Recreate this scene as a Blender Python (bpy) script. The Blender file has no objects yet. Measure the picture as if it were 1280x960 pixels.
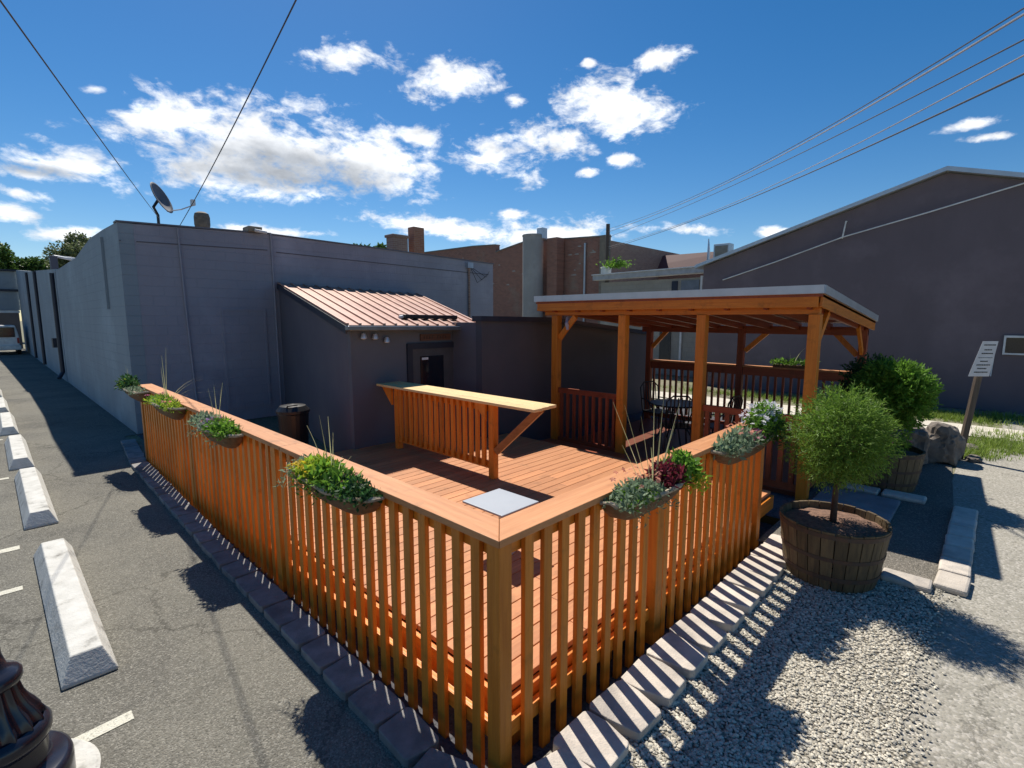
import bpy, bmesh, math, random
from math import radians as R_, sin, cos, pi
from mathutils import Vector, Matrix, Euler
random.seed(7)
S = bpy.context.scene
COL = S.collection

# ------------------------------------------------------------------ camera, sky, sun, exposure
cam = bpy.data.objects.new('camera', bpy.data.cameras.new('camera')); COL.objects.link(cam)
cam.location = (-1.637, -1.663, 2.35)
PITCH, AZ = R_(7.42), R_(43.9)
cam.rotation_euler = (pi/2-PITCH, 0, AZ-pi/2)
cam.data.sensor_width = 36; cam.data.lens = 630/1280*36
cam.data.clip_start = 0.02; cam.data.clip_end = 2000
S.camera = cam
SUN_DIR = Vector((0.29, 0.64, 1.0)).normalized()
SUN_EL = math.asin(SUN_DIR.z); SUN_AZ = math.atan2(SUN_DIR.x, SUN_DIR.y)
S.view_settings.view_transform = 'Standard'; S.view_settings.look = 'None'
S.view_settings.exposure = 0.54; S.view_settings.gamma = 1
S.view_settings.use_curve_mapping = False

CLOUDS = [[4.22, -1.554, -0.613, -1.77, -3.17, 12.639], [11.693, -2.895, -0.836, -5.466, -5.26, 20.589], [6.933, -3.507, -1.907, -0.473, -4.566, 14.521], [5.285, -1.837, -0.682, -2.963, -4.987, 22.944], [12.391, -0.826, -2.392, -1.441, -8.479, 37.611], [12.83, -6.251, -1.585, -10.772, -13.795, 37.92], [10.858, -8.211, -0.989, -8.13, -9.815, 29.293], [48.018, -5.634, -3.997, -32.342, -31.124, 106.412], [21.277, -1.745, -7.722, 10.998, -23.114, 68.404], [8.728, -8.06, -1.138, -4.036, -6.866, 25.789], [5.48, -7.55, -1.143, -3.731, -6.938, 18.289], [8.805, -10.039, -1.811, -4.608, -10.071, 30.501], [7.349, -22.635, 9.214, -28.267, -0.943, 55.181], [30.982, -32.913, 0.065, -22.402, -21.558, 77.026], [18.734, -0.041, -4.072, 3.003, -15.696, 77.808], [28.324, -0.251, -6.888, 11.528, -18.142, 100.6], [23.096, -0.21, -5.617, 10.811, -11.454, 74.816], [4.787, -3.681, -0.964, -0.684, -9.81, 48.295], [4.937, -6.011, 0.079, -3.924, -3.776, 33.955], [6.999, -14.617, -0.694, -6.692, -15.78, 79.624], [10.838, -35.879, 2.223, -11.128, -10.709, 94.525], [-0.025, -23.939, 5.227, -31.655, -3.052, 116.168], [12.533, -4.594, -1.821, -2.313, -10.968, 73.886], [25.274, -2.194, -2.174, -10.342, -9.952, 88.657], [48.961, -68.907, 1.628, -33.934, -32.655, 101.029], [15.436, -9.478, -3.713, -5.471, -17.524, 52.656], [23.046, -23.948, -0.0, -12.252, -11.791, 86.046], [25.263, -35.554, 0.84, -20.466, -19.695, 103.163], [17.258, -27.722, 0.884, -14.346, -13.806, 67.034], [-0.225, -37.576, 6.267, -39.377, -15.642, 158.889]]
GREYS = [[5.014, -1.884, -1.161, -1.035, -7.821, 28.957], [7.202, -2.475, -1.051, -4.123, -8.493, 38.78], [20.408, -0.879, -3.933, -1.58, -18.822, 91.394]]
world = bpy.data.worlds.new('World'); S.world = world; world.use_nodes = True
def build_sky():
    nt = world.node_tree; nt.nodes.clear(); L = nt.links.new
    N = nt.nodes.new
    out = N('ShaderNodeOutputWorld'); bg = N('ShaderNodeBackground'); bg.inputs['Strength'].default_value = 0.070
    L(bg.outputs[0], out.inputs[0])
    sky = N('ShaderNodeTexSky'); sky.sky_type = 'NISHITA'; sky.sun_disc = False
    sky.sun_elevation = SUN_EL; sky.sun_rotation = SUN_AZ
    sky.altitude = 900; sky.air_density = 1.0; sky.dust_density = 0.35; sky.ozone_density = 2.2
    tc = N('ShaderNodeTexCoord')
    def m(op, a, b=None, c=None):
        n = N('ShaderNodeMath'); n.operation = op
        for i, v in enumerate((a, b, c)):
            if v is None: continue
            if isinstance(v, (int, float)): n.inputs[i].default_value = v
            else: L(v, n.inputs[i])
        return n.outputs[0]
    def noise(scale, det, dist=0.0, rough=.55):
        mp = N('ShaderNodeMapping'); mp.inputs['Scale'].default_value = (1, 1, 1.9)
        L(tc.outputs['Generated'], mp.inputs[0])
        n = N('ShaderNodeTexNoise'); n.inputs['Scale'].default_value = scale
        n.inputs['Detail'].default_value = det; n.inputs['Roughness'].default_value = rough
        n.inputs['Distortion'].default_value = dist
        L(mp.outputs[0], n.inputs['Vector']); return n.outputs['Fac']
    def field(rows):
        res = None
        for r in rows:
            a = N('ShaderNodeVectorMath'); a.operation = 'DOT_PRODUCT'; L(tc.outputs['Generated'], a.inputs[0]); a.inputs[1].default_value = r[:3]
            b = N('ShaderNodeVectorMath'); b.operation = 'DOT_PRODUCT'; L(tc.outputs['Generated'], b.inputs[0]); b.inputs[1].default_value = r[3:]
            v = m('SUBTRACT', 1.0, m('SQRT', m('ADD', m('MULTIPLY', a.outputs['Value'], a.outputs['Value']), m('MULTIPLY', b.outputs['Value'], b.outputs['Value']))))
            v = m('MAXIMUM', v, -1.0)
            res = v if res is None else m('SMOOTH_MAX', res, v, 0.15)
        return res
    f = field(CLOUDS); n1 = noise(13, 10, .3, .64); n2 = noise(3.5, 4)
    d = m('ADD', m('ADD', f, m('MULTIPLY', m('SUBTRACT', n1, .5), 3.0)), m('MULTIPLY', m('SUBTRACT', noise(38, 7, .4, .58), .5), 1.35))
    mr = N('ShaderNodeMapRange'); mr.interpolation_type = 'SMOOTHSTEP'
    L(d, mr.inputs[0]); mr.inputs[1].default_value = -0.14; mr.inputs[2].default_value = .78
    g = field(GREYS)
    gd = m('ADD', g, m('MULTIPLY', m('SUBTRACT', noise(7, 6), .5), 2.2))
    gr = N('ShaderNodeMapRange'); gr.interpolation_type = 'SMOOTHSTEP'; L(gd, gr.inputs[0]); gr.inputs[1].default_value = -.35; gr.inputs[2].default_value = .7
    shade = N('ShaderNodeMix'); shade.data_type = 'RGBA'
    shade.inputs['A'].default_value = (11.0, 11.3, 11.7, 1); shade.inputs['B'].default_value = (5.1, 5.5, 6.1, 1)
    L(gr.outputs[0], shade.inputs['Factor'])
    # a little puffiness inside the white
    pf = m('MULTIPLY_ADD', m('SUBTRACT', noise(22, 6, .2), .5), 1.0, 1.0)
    vm = N('ShaderNodeVectorMath'); vm.operation = 'SCALE'; L(shade.outputs['Result'], vm.inputs[0]); L(pf, vm.inputs['Scale'])
    hs = N('ShaderNodeHueSaturation'); hs.inputs['Saturation'].default_value = 1.38; hs.inputs['Value'].default_value = 1.0
    L(sky.outputs[0], hs.inputs['Color'])
    mix = N('ShaderNodeMix'); mix.data_type = 'RGBA'
    L(mr.outputs[0], mix.inputs['Factor']); L(hs.outputs[0], mix.inputs['A']); L(vm.outputs[0], mix.inputs['B'])
    L(mix.outputs['Result'], bg.inputs['Color'])
build_sky()
sl = bpy.data.lights.new('sun', 'SUN'); sl.energy = 4.4; sl.angle = R_(0.53); sl.color = (1.0, .94, .84)
so = bpy.data.objects.new('sun', sl); COL.objects.link(so); so.rotation_euler = SUN_DIR.to_track_quat('Z', 'Y').to_euler(); so.location = (5, 9, 15)

# ------------------------------------------------------------------ helpers
def wl(o):
    v = Vector((0, 0, 0))
    while o: v += o.location; o = o.parent
    return v
def tag(o, label=None, cat=None, group=None, kind=None):
    if label: o['label'] = label
    if cat: o['category'] = cat
    if group: o['group'] = group
    if kind: o['kind'] = kind
    return o
def thing(name, label, cat, loc=(0, 0, 0), group=None):
    o = bpy.data.objects.new(name, None); COL.objects.link(o); o.location = loc; o.empty_display_size = .1
    return tag(o, label, cat, group)
class MB:
    def __init__(s): s.v = []; s.f = []
    def add(s, vs, fs):
        k = len(s.v); s.v += [tuple(v) for v in vs]; s.f += [tuple(i+k for i in f) for f in fs]; return s
    def box(s, x0, x1, y0, y1, z0, z1):
        return s.add([(x0,y0,z0),(x1,y0,z0),(x1,y1,z0),(x0,y1,z0),(x0,y0,z1),(x1,y0,z1),(x1,y1,z1),(x0,y1,z1)],
                     [(0,3,2,1),(4,5,6,7),(0,1,5,4),(1,2,6,5),(2,3,7,6),(3,0,4,7)])
    def beam(s, p, q, w, h, up=(0,0,1)):
        p, q = Vector(p), Vector(q); d = (q-p).normalized(); u = Vector(up)
        r = d.cross(u)
        if r.length < 1e-4: r = d.cross(Vector((0,1,0)))
        r.normalize(); u = r.cross(d)
        a = r*w/2; b = u*h/2
        vs = [c+sx*a+sy*b for c in (p, q) for sx, sy in ((-1,-1),(1,-1),(1,1),(-1,1))]
        return s.add(vs, [(0,1,2,3),(7,6,5,4),(0,4,5,1),(1,5,6,2),(2,6,7,3),(3,7,4,0)])
    def tube(s, pts, r, n=8, cap=True):
        pts = [Vector(p) for p in pts]; k0 = len(s.v); m = len(pts)
        rs = r if isinstance(r, (list, tuple)) else [r]*m
        t0 = (pts[1]-pts[0]).normalized(); a = t0.orthogonal().normalized()
        vs = []
        for i, p in enumerate(pts):
            t = (pts[min(i+1, m-1)]-pts[max(i-1, 0)]).normalized()
            a = (a - t*a.dot(t)).normalized(); b = t.cross(a)
            vs += [p+(a*cos(2*pi*j/n)+b*sin(2*pi*j/n))*rs[i] for j in range(n)]
        fs = [(i*n+j, i*n+(j+1) % n, (i+1)*n+(j+1) % n, (i+1)*n+j) for i in range(m-1) for j in range(n)]
        if cap: fs += [tuple(range(n))[::-1], tuple((m-1)*n+j for j in range(n))]
        return s.add(vs, fs)
    def lathe(s, c, prof, n=32, flute=0, fa=0):
        vs = []; m = len(prof)
        for r, z in prof:
            for j in range(n):
                a = 2*pi*j/n; rr = r*(1-(fa*abs(sin(flute*a/2)) if flute else 0))
                vs.append((c[0]+rr*cos(a), c[1]+rr*sin(a), c[2]+z))
        fs = [(i*n+j, i*n+(j+1) % n, (i+1)*n+(j+1) % n, (i+1)*n+j) for i in range(m-1) for j in range(n)]
        return s.add(vs, fs)
    def prism(s, pts, off):
        n = len(pts); off = Vector(off); pts = [Vector(p) for p in pts]
        return s.add(pts+[p+off for p in pts], [tuple(range(n))[::-1], tuple(range(n, 2*n))]+[(i, (i+1) % n, n+(i+1) % n, n+i) for i in range(n)])
    def build(s, name, mat, parent=None, bev=0, smooth=False, label=None, local=False):
        me = bpy.data.meshes.new(name); o = bpy.data.objects.new(name, me); COL.objects.link(o)
        off = wl(parent) if parent and not local else Vector((0, 0, 0))
        if not parent and s.v and len(s.v) < 200000:
            pass
        me.from_pydata([(v[0]-off.x, v[1]-off.y, v[2]-off.z) for v in s.v], [], s.f)
        bm = bmesh.new(); bm.from_mesh(me); 
        if len(s.f) < 4000: bmesh.ops.recalc_face_normals(bm, faces=bm.faces)
        bm.to_mesh(me); bm.free()
        if parent: o.parent = parent
        if mat: me.materials.append(mat)
        if smooth:
            for p in me.polygons: p.use_smooth = True
        if bev:
            b = o.modifiers.new('bevel', 'BEVEL'); b.width = bev; b.segments = 2; b.limit_method = 'ANGLE'
        if label: o['label'] = label
        return o
def inst(src, loc, parent=None, name=None):
    o = src.copy(); COL.objects.link(o); o.parent = parent
    o.location = Vector(loc)-(wl(parent) if parent else Vector((0, 0, 0)))
    return o

# ------------------------------------------------------------------ materials
def material(name, col, rough=.7, col2=None, nscale=4, stretch=(1,1,1), bump=0, bscale=40, metal=0, rnd=0, contrast=(.35,.65), spec=None, detail=5, bstretch=None, col3=None, trans=None, c3scale=1, c3c=(.5,.7)):
    m = bpy.data.materials.new(name); m.use_nodes = True; nt = m.node_tree; L = nt.links.new; N = nt.nodes.new
    P = nt.nodes['Principled BSDF']; P.inputs['Roughness'].default_value = rough; P.inputs['Metallic'].default_value = metal
    if spec is not None: P.inputs['Specular IOR Level'].default_value = spec
    g = N('ShaderNodeNewGeometry'); oi = N('ShaderNodeObjectInfo')
    ad = N('ShaderNodeMath'); ad.operation = 'ADD'; L(g.outputs['Random Per Island'], ad.inputs[0]); L(oi.outputs['Random'], ad.inputs[1])
    fr = N('ShaderNodeMath'); fr.operation = 'FRACT'; L(ad.outputs[0], fr.inputs[0])
    rn = fr.outputs[0]
    mp = N('ShaderNodeMapping'); mp.inputs['Scale'].default_value = stretch
    va = N('ShaderNodeVectorMath'); va.operation = 'ADD'
    L(g.outputs['Position'], mp.inputs[0]); L(mp.outputs[0], va.inputs[0])
    if rnd:
        sc = N('ShaderNodeMath'); sc.operation = 'MULTIPLY'; sc.inputs[1].default_value = 37.0; L(rn, sc.inputs[0]); L(sc.outputs[0], va.inputs[1])
    n = N('ShaderNodeTexNoise'); n.inputs['Scale'].default_value = nscale; n.inputs['Detail'].default_value = detail; n.inputs['Roughness'].default_value = .6
    L(va.outputs[0], n.inputs['Vector'])
    cr = N('ShaderNodeMapRange'); cr.inputs[1].default_value = contrast[0]; cr.inputs[2].default_value = contrast[1]; L(n.outputs['Fac'], cr.inputs[0])
    mx = N('ShaderNodeMix'); mx.data_type = 'RGBA'
    mx.inputs['A'].default_value = (*col, 1); mx.inputs['B'].default_value = (*(col2 or [c*.75 for c in col]), 1)
    L(cr.outputs[0], mx.inputs['Factor']); c = mx.outputs['Result']
    if col3:
        n3 = N('ShaderNodeTexNoise'); n3.inputs['Scale'].default_value = c3scale; n3.inputs['Detail'].default_value = 6; n3.inputs['Roughness'].default_value = .65
        L(g.outputs['Position'], n3.inputs['Vector'])
        r3 = N('ShaderNodeMapRange'); r3.inputs[1].default_value = c3c[0]; r3.inputs[2].default_value = c3c[1]; L(n3.outputs['Fac'], r3.inputs[0])
        m3 = N('ShaderNodeMix'); m3.data_type = 'RGBA'; L(r3.outputs[0], m3.inputs['Factor']); L(c, m3.inputs['A']); m3.inputs['B'].default_value = (*col3, 1); c = m3.outputs['Result']
    if rnd:
        vr = N('ShaderNodeMapRange'); vr.inputs[3].default_value = 1-rnd; vr.inputs[4].default_value = 1+rnd; L(rn, vr.inputs[0])
        hs = N('ShaderNodeHueSaturation'); L(vr.outputs[0], hs.inputs['Value']); L(c, hs.inputs['Color']); c = hs.outputs[0]
    L(c, P.inputs['Base Color'])
    if bump:
        b = N('ShaderNodeBump'); b.inputs['Strength'].default_value = bump; b.inputs['Distance'].default_value = .01
        nb = N('ShaderNodeTexNoise'); nb.inputs['Scale'].default_value = bscale; nb.inputs['Detail'].default_value = 4
        mb = N('ShaderNodeMapping'); mb.inputs['Scale'].default_value = bstretch or stretch; L(g.outputs['Position'], mb.inputs[0]); L(mb.outputs[0], nb.inputs['Vector'])
        L(nb.outputs['Fac'], b.inputs['Height']); L(b.outputs[0], P.inputs['Normal'])
    if trans:
        t = N('ShaderNodeBsdfTranslucent'); L(c, t.inputs['Color']); ms = N('ShaderNodeMixShader'); ms.inputs[0].default_value = trans
        L(P.outputs[0], ms.inputs[1]); L(t.outputs[0], ms.inputs[2]); L(ms.outputs[0], nt.nodes['Material Output'].inputs[0])
    return m
def wood(name, c1, c2, axis, rough=.42, rnd=.16):
    st = {'x': (.9, 14, 14), 'y': (14, .9, 14), 'z': (14, 14, .9)}[axis]
    return material(name, c1, rough, c2, nscale=2.2, stretch=st, bump=.25, bscale=5, rnd=rnd, contrast=(.3, .7), detail=6, spec=.35,
                    col3=[c*.5 for c in c1], c3scale=5, c3c=(.56, .78))
CED, CED2 = (.72, .245, .026), (.53, .155, .014)
W = {a: wood('cedar_stain_'+a, CED, CED2, a) for a in 'xyz'}
CAP, CAP2 = (.60, .275, .115), (.47, .19, .07)
WC = {a: wood('cap_cedar_'+a, CAP, CAP2, a, rough=.55, rnd=.06) for a in 'xyz'}
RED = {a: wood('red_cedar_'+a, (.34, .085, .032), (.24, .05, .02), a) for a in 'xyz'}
DK = wood('deck_cedar', (.56, .245, .10), (.42, .165, .065), 'x', rough=.6, rnd=.14)
PINE = wood('pale_pine', (.80, .58, .28), (.70, .47, .20), 'y', rough=.5, rnd=.08)
def painted_block(name, c, bw=.4, bh=.2, plane='xz', bump=.35, c2=None):
    m = material(name, c, .75, c2 or [x*.86 for x in c], nscale=1.3, bump=0, contrast=(.3, .7), col3=[x*1.22 for x in c], c3scale=.5, stretch=(1, 1, .45), detail=8)
    nt = m.node_tree; L = nt.links.new; N = nt.nodes.new; P = nt.nodes['Principled BSDF']; P.inputs['Specular IOR Level'].default_value = .3
    g = N('ShaderNodeNewGeometry'); sp = N('ShaderNodeSeparateXYZ'); L(g.outputs['Position'], sp.inputs[0])
    cb = N('ShaderNodeCombineXYZ'); L(sp.outputs['X' if plane[0] == 'x' else 'Y'], cb.inputs[0]); L(sp.outputs['Z'], cb.inputs[1])
    br = N('ShaderNodeTexBrick'); br.inputs['Scale'].default_value = 1; br.inputs['Brick Width'].default_value = bw; br.inputs['Row Height'].default_value = bh
    br.inputs['Mortar Size'].default_value = .007; br.inputs['Mortar Smooth'].default_value = .6; br.inputs['Color1'].default_value = (1,1,1,1); br.inputs['Color2'].default_value = (.9,.9,.9,1); br.inputs['Mortar'].default_value = (0,0,0,1)
    L(cb.outputs[0], br.inputs['Vector'])
    nz = N('ShaderNodeTexNoise'); nz.inputs['Scale'].default_value = 25; nz.inputs['Detail'].default_value = 5; L(g.outputs['Position'], nz.inputs['Vector'])
    ad = N('ShaderNodeMath'); ad.operation = 'MULTIPLY_ADD'; L(nz.outputs['Fac'], ad.inputs[0]); ad.inputs[1].default_value = .6; L(br.outputs['Color'], ad.inputs[2])
    b = N('ShaderNodeBump'); b.inputs['Strength'].default_value = bump; b.inputs['Distance'].default_value = .012
    L(ad.outputs[0], b.inputs['Height']); L(b.outputs[0], P.inputs['Normal'])
    return m, br, P
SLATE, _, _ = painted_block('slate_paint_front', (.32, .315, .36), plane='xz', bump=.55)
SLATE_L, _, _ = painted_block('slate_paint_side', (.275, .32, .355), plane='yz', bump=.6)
CHAR = material('charcoal_paint', (.13, .12, .135), .7, (.11, .10, .12), nscale=1.2, bump=.15, bscale=30)
CHAR2 = material('charcoal_board', (.085, .08, .095), .7, (.07, .068, .08), nscale=1.2, bump=.15, bscale=30)
NAVY = material('navy_trim', (.022, .026, .045), .5)
DARKW, _, _ = painted_block('dark_plum_paint', (.155, .125, .14), plane='yz', bump=.2)
def brick(name, c1, c2, mort, plane):
    m, br, P = painted_block(name, c1, bw=.22, bh=.075, plane=plane, bump=.6)
    nt = m.node_tree; L = nt.links.new
    br.inputs['Color1'].default_value = (*c1, 1); br.inputs['Color2'].default_value = (*c2, 1); br.inputs['Mortar'].default_value = (*mort, 1)
    N = nt.nodes.new; n = N('ShaderNodeTexNoise'); n.inputs['Scale'].default_value = .55; n.inputs['Detail'].default_value = 8; n.inputs['Roughness'].default_value = .7
    g = N('ShaderNodeNewGeometry'); L(g.outputs['Position'], n.inputs['Vector'])
    mr = N('ShaderNodeMapRange'); mr.inputs[1].default_value = .56; mr.inputs[2].default_value = .78; L(n.outputs['Fac'], mr.inputs[0])
    mx = N('ShaderNodeMix'); mx.data_type = 'RGBA'; L(mr.outputs[0], mx.inputs['Factor']); L(br.outputs['Color'], mx.inputs['A']); mx.inputs['B'].default_value = (mort[0]*.9, mort[1]*.9, mort[2]*.85, 1)
    L(mx.outputs['Result'], P.inputs['Base Color']); return m
BRICK = brick('old_brick', (.33, .145, .10), (.24, .11, .08), (.33, .27, .22), 'yz')
BRICKX = brick('old_brick_side', (.32, .20, .15), (.25, .15, .115), (.36, .31, .26), 'xz')
METALROOF = material('red_metal_roof', (.46, .27, .20), .45, (.34, .17, .12), nscale=1.5, metal=.15)
GALV = material('galvanised_steel', (.55, .58, .62), .38, (.47, .5, .54), nscale=3, metal=.6)
WHITE = material('white_paint', (.75, .76, .76), .5)
BLACKM = material('black_metal', (.018, .018, .02), .35, spec=.5)
LAMP = material('black_enamel', (.012, .014, .026), .22, (.02, .022, .035), nscale=8, spec=.6)
GLASSD = material('dark_glass', (.010, .013, .022), .08, spec=.8)
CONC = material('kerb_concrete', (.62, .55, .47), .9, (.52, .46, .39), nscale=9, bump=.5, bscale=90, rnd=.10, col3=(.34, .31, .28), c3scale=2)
STOP = material('wheel_stop_concrete', (.60, .59, .55), .85, (.47, .46, .42), nscale=7, bump=.5, bscale=60, col3=(.22, .21, .19), c3scale=7, c3c=(.58, .74))
ROCK = material('rock', (.20, .17, .14), .9, (.10, .085, .075), nscale=5, bump=1, bscale=12)
BARK = material('bark', (.10, .06, .045), .9, (.06, .035, .025), nscale=12, bump=.6)
SOIL = material('potting_soil', (.085, .048, .03), 1, (.045, .026, .018), nscale=30, bump=1, bscale=60)
MULCH = material('bark_mulch', (.24, .14, .095), 1, (.12, .07, .05), nscale=22, bump=1, bscale=60)
def leafmat(name, c, c2, tr=.48, rnd=.35): return material(name, c, .55, c2, nscale=3, rnd=rnd, trans=tr, spec=.3)
LEAF = leafmat('leaf_green', (.18, .34, .04), (.10, .22, .03))
LEAFY = leafmat('leaf_lime', (.42, .50, .04), (.25, .40, .04))
LEAFD = leafmat('leaf_dark', (.05, .13, .04), (.03, .08, .025))
LEAFG = leafmat('leaf_grey', (.27, .34, .22), (.16, .24, .14))
LEAFR = leafmat('leaf_burgundy', (.22, .03, .05), (.12, .018, .03))
STRAW = leafmat('straw_blade', (.62, .60, .34), (.44, .46, .22), rnd=.2)
FY = leafmat('petal_yellow', (.80, .62, .05), (.70, .48, .03), rnd=.1)
FW = leafmat('petal_white', (.80, .80, .84), (.66, .64, .74), rnd=.08)
FP = leafmat('petal_pink', (.75, .25, .42), (.65, .18, .35), rnd=.15)
FC = leafmat('petal_coral', (.72, .34, .24), (.62, .25, .18), rnd=.15)
FV = leafmat('petal_violet', (.42, .28, .50), (.28, .18, .36), rnd=.15)
WILLOW = leafmat('willow_leaf', (.20, .32, .045), (.11, .21, .03), tr=.4)
TREEF = leafmat('far_tree_leaf', (.10, .18, .04), (.05, .10, .02), tr=.3)
TREEF2 = leafmat('far_tree_leaf_olive', (.17, .20, .09), (.10, .13, .05), tr=.3)
GRASSM = leafmat('grass_blade', (.27, .36, .06), (.17, .26, .04), tr=.3)
LINER = material('coir_liner', (.46, .38, .27), 1, (.30, .24, .17), nscale=40, bump=1)
TUB = material('brown_tub', (.17, .095, .045), .8, (.10, .055, .025), nscale=20, bump=.5)
STAVE = wood('barrel_oak', (.17, .12, .06), (.07, .05, .03), 'z', rough=.7, rnd=.35)
HOOP = material('rusty_hoop', (.06, .045, .035), .7, (.10, .05, .03), nscale=12, bump=.3)

def ground_mat(name, c, c2, speck, sscale, vor=False, bump=.5, patch=None, pscale=.4, pc=(.45,.65), vcol=None, crack=True):
    m = bpy.data.materials.new(name); m.use_nodes = True; nt = m.node_tree; L = nt.links.new; N = nt.nodes.new
    P = nt.nodes['Principled BSDF']; P.inputs['Roughness'].default_value = .92; P.inputs['Specular IOR Level'].default_value = .2
    g = N('ShaderNodeNewGeometry'); pos = g.outputs['Position']
    def nz(s, d=5, r=.6):
        n = N('ShaderNodeTexNoise'); n.inputs['Scale'].default_value = s; n.inputs['Detail'].default_value = d; n.inputs['Roughness'].default_value = r; L(pos, n.inputs['Vector']); return n.outputs['Fac']
    def mr(v, a, b, c=0, d=1):
        n = N('ShaderNodeMapRange'); L(v, n.inputs[0]); n.inputs[1].default_value = a; n.inputs[2].default_value = b; n.inputs[3].default_value = c; n.inputs[4].default_value = d; return n.outputs[0]
    def mix(f, a, b, mode='MIX'):
        n = N('ShaderNodeMix'); n.data_type = 'RGBA'; n.blend_type = mode
        if isinstance(f, float): n.inputs['Factor'].default_value = f
        else: L(f, n.inputs['Factor'])
        for k, x in (('A', a), ('B', b)):
            if isinstance(x, tuple): n.inputs[k].default_value = (*x, 1)
            else: L(x, n.inputs[k])
        return n.outputs['Result']
    base = mix(mr(nz(.9, 6), .35, .65), c, c2)
    if patch: base = mix(mr(nz(pscale, 6, .7), *pc), base, patch)
    if crack: base = mix(mr(nz(2.3, 4, .5), .66, .74, 0, .55), base, tuple(x*.35 for x in c))
    v = N('ShaderNodeTexVoronoi'); v.inputs['Scale'].default_value = sscale; L(pos, v.inputs['Vector'])
    cell = N('ShaderNodeSeparateColor'); L(v.outputs['Color'], cell.inputs[0])
    if vor:
        base = mix(mr(cell.outputs[0], 0, 1), base, vcol or tuple(x*1.5 for x in c))
        base = mix(mr(v.outputs['Distance'], .35, .75), base, tuple(x*.25 for x in c))
    else:
        sp = mr(cell.outputs[0], .55, .95, 0, .8)
        base = mix(sp, base, speck)
        sp2 = mr(cell.outputs[1], .75, 1., 0, .7)
        base = mix(sp2, base, tuple(x*.45 for x in c))
    if crack:
        w = N('ShaderNodeTexVoronoi'); w.feature = 'DISTANCE_TO_EDGE'; w.inputs['Scale'].default_value = .42
        dn = N('ShaderNodeTexNoise'); dn.inputs['Scale'].default_value = 3.2; dn.inputs['Detail'].default_value = 8; dn.inputs['Roughness'].default_value = .7; L(pos, dn.inputs['Vector'])
        va = N('ShaderNodeVectorMath'); va.operation = 'MULTIPLY_ADD'; L(dn.outputs['Color'], va.inputs[0]); va.inputs[1].default_value = (.5, .5, .5); L(pos, va.inputs[2]); L(va.outputs[0], w.inputs['Vector'])
        base = mix(mr(w.outputs['Distance'], 0.0, .008, .65, 0), base, tuple(x*.3 for x in c))
    L(base, P.inputs['Base Color'])
    b = N('ShaderNodeBump'); b.inputs['Strength'].default_value = bump; b.inputs['Distance'].default_value = .012 if vor else .006
    if vor:
        iv = mr(v.outputs['Distance'], 0, .8, 1, 0); L(iv, b.inputs['Height'])
    else:
        ad = N('ShaderNodeMath'); ad.operation = 'ADD'; L(nz(sscale*.7, 3), ad.inputs[0]); L(mr(v.outputs['Distance'], 0, .8, 1, 0), ad.inputs[1]); L(ad.outputs[0], b.inputs['Height'])
    L(b.outputs[0], P.inputs['Normal'])
    return m
ASPH = ground_mat('asphalt', (.185, .175, .145), (.15, .143, .12), (.29, .275, .235), 110, patch=(.10, .096, .085), pscale=.5, bump=.8)
GRAV = ground_mat('gravel', (.38, .35, .28), (.32, .29, .24), (.55, .5, .43), 42, vor=True, bump=1.0, vcol=(.50, .46, .39), crack=False)
FINEG = ground_mat('fine_gravel', (.17, .155, .13), (.13, .12, .10), (.3, .27, .23), 90, bump=.9, crack=False)
DRIVE = ground_mat('drive_concrete', (.33, .31, .26), (.28, .265, .225), (.46, .43, .38), 60, patch=(.30, .27, .225), pscale=.8, bump=.4, pc=(.5, .75))
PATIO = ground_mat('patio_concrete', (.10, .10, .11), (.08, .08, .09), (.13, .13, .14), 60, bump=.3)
DIRT = ground_mat('dry_ground', (.22, .20, .14), (.17, .16, .11), (.28, .25, .19), 30, patch=(.15, .17, .07), pscale=.6, bump=.8, crack=False)
PAINT = ground_mat('worn_road_paint', (.62, .60, .50), (.55, .53, .44), (.66, .64, .56), 120, patch=(.20, .19, .16), pscale=7, pc=(.56, .66), bump=.5)

# ------------------------------------------------------------------ ground
def sheet(name, pts, z, mat, holes=None):
    o = MB().add([(x, y, z) for x, y in pts], [tuple(range(len(pts)))]).build(name, mat); return tag(o, kind='structure')
def sheet_grid(name, xs, ys, skip, z, mat):
    m = MB()
    for i in range(len(xs)-1):
        for j in range(len(ys)-1):
            if (i, j) in skip: continue
            m.add([(xs[i], ys[j], z), (xs[i+1], ys[j], z), (xs[i+1], ys[j+1], z), (xs[i], ys[j+1], z)], [(0, 1, 2, 3)])
    return tag(m.build(name, mat), kind='structure')
sheet_grid('ground', [-400, -.14, .3, 4.68, 500], [-300, -.095, 5.55, 8.42, 600], {(1, 1), (2, 1), (1, 2)}, -.012, DIRT)
sheet('ground_under_deck', [(-.14, -.095), (4.68, -.095), (4.68, 5.55), (.3, 5.55), (.3, 8.42), (-.14, 8.42)], -.10, PATIO)
sheet('asphalt_lot', [(-40, -8), (-.30, -8), (-.16, -.2), (-.14, -.095), (-.14, 8.42), (.1, 8.5), (.1, 10.83), (.33, 10.83), (.33, 75), (-40, 75)], 0, ASPH)
sheet_grid('yard_ground', [.3, 2.3, 4.68, 11.6], [-.3, 4.7, 5.55, 10.8], {(0, 0), (1, 0), (0, 1), (1, 1), (2, 1), (1, 2), (2, 2)}, -.004, PATIO)
def wob(x0, y0, x1, y1, n, a, seed):
    r = random.Random(seed); return [(x0+(x1-x0)*i/n+r.uniform(-a, a), y0+(y1-y0)*i/n+r.uniform(-a, a)) for i in range(n+1)]
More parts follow.
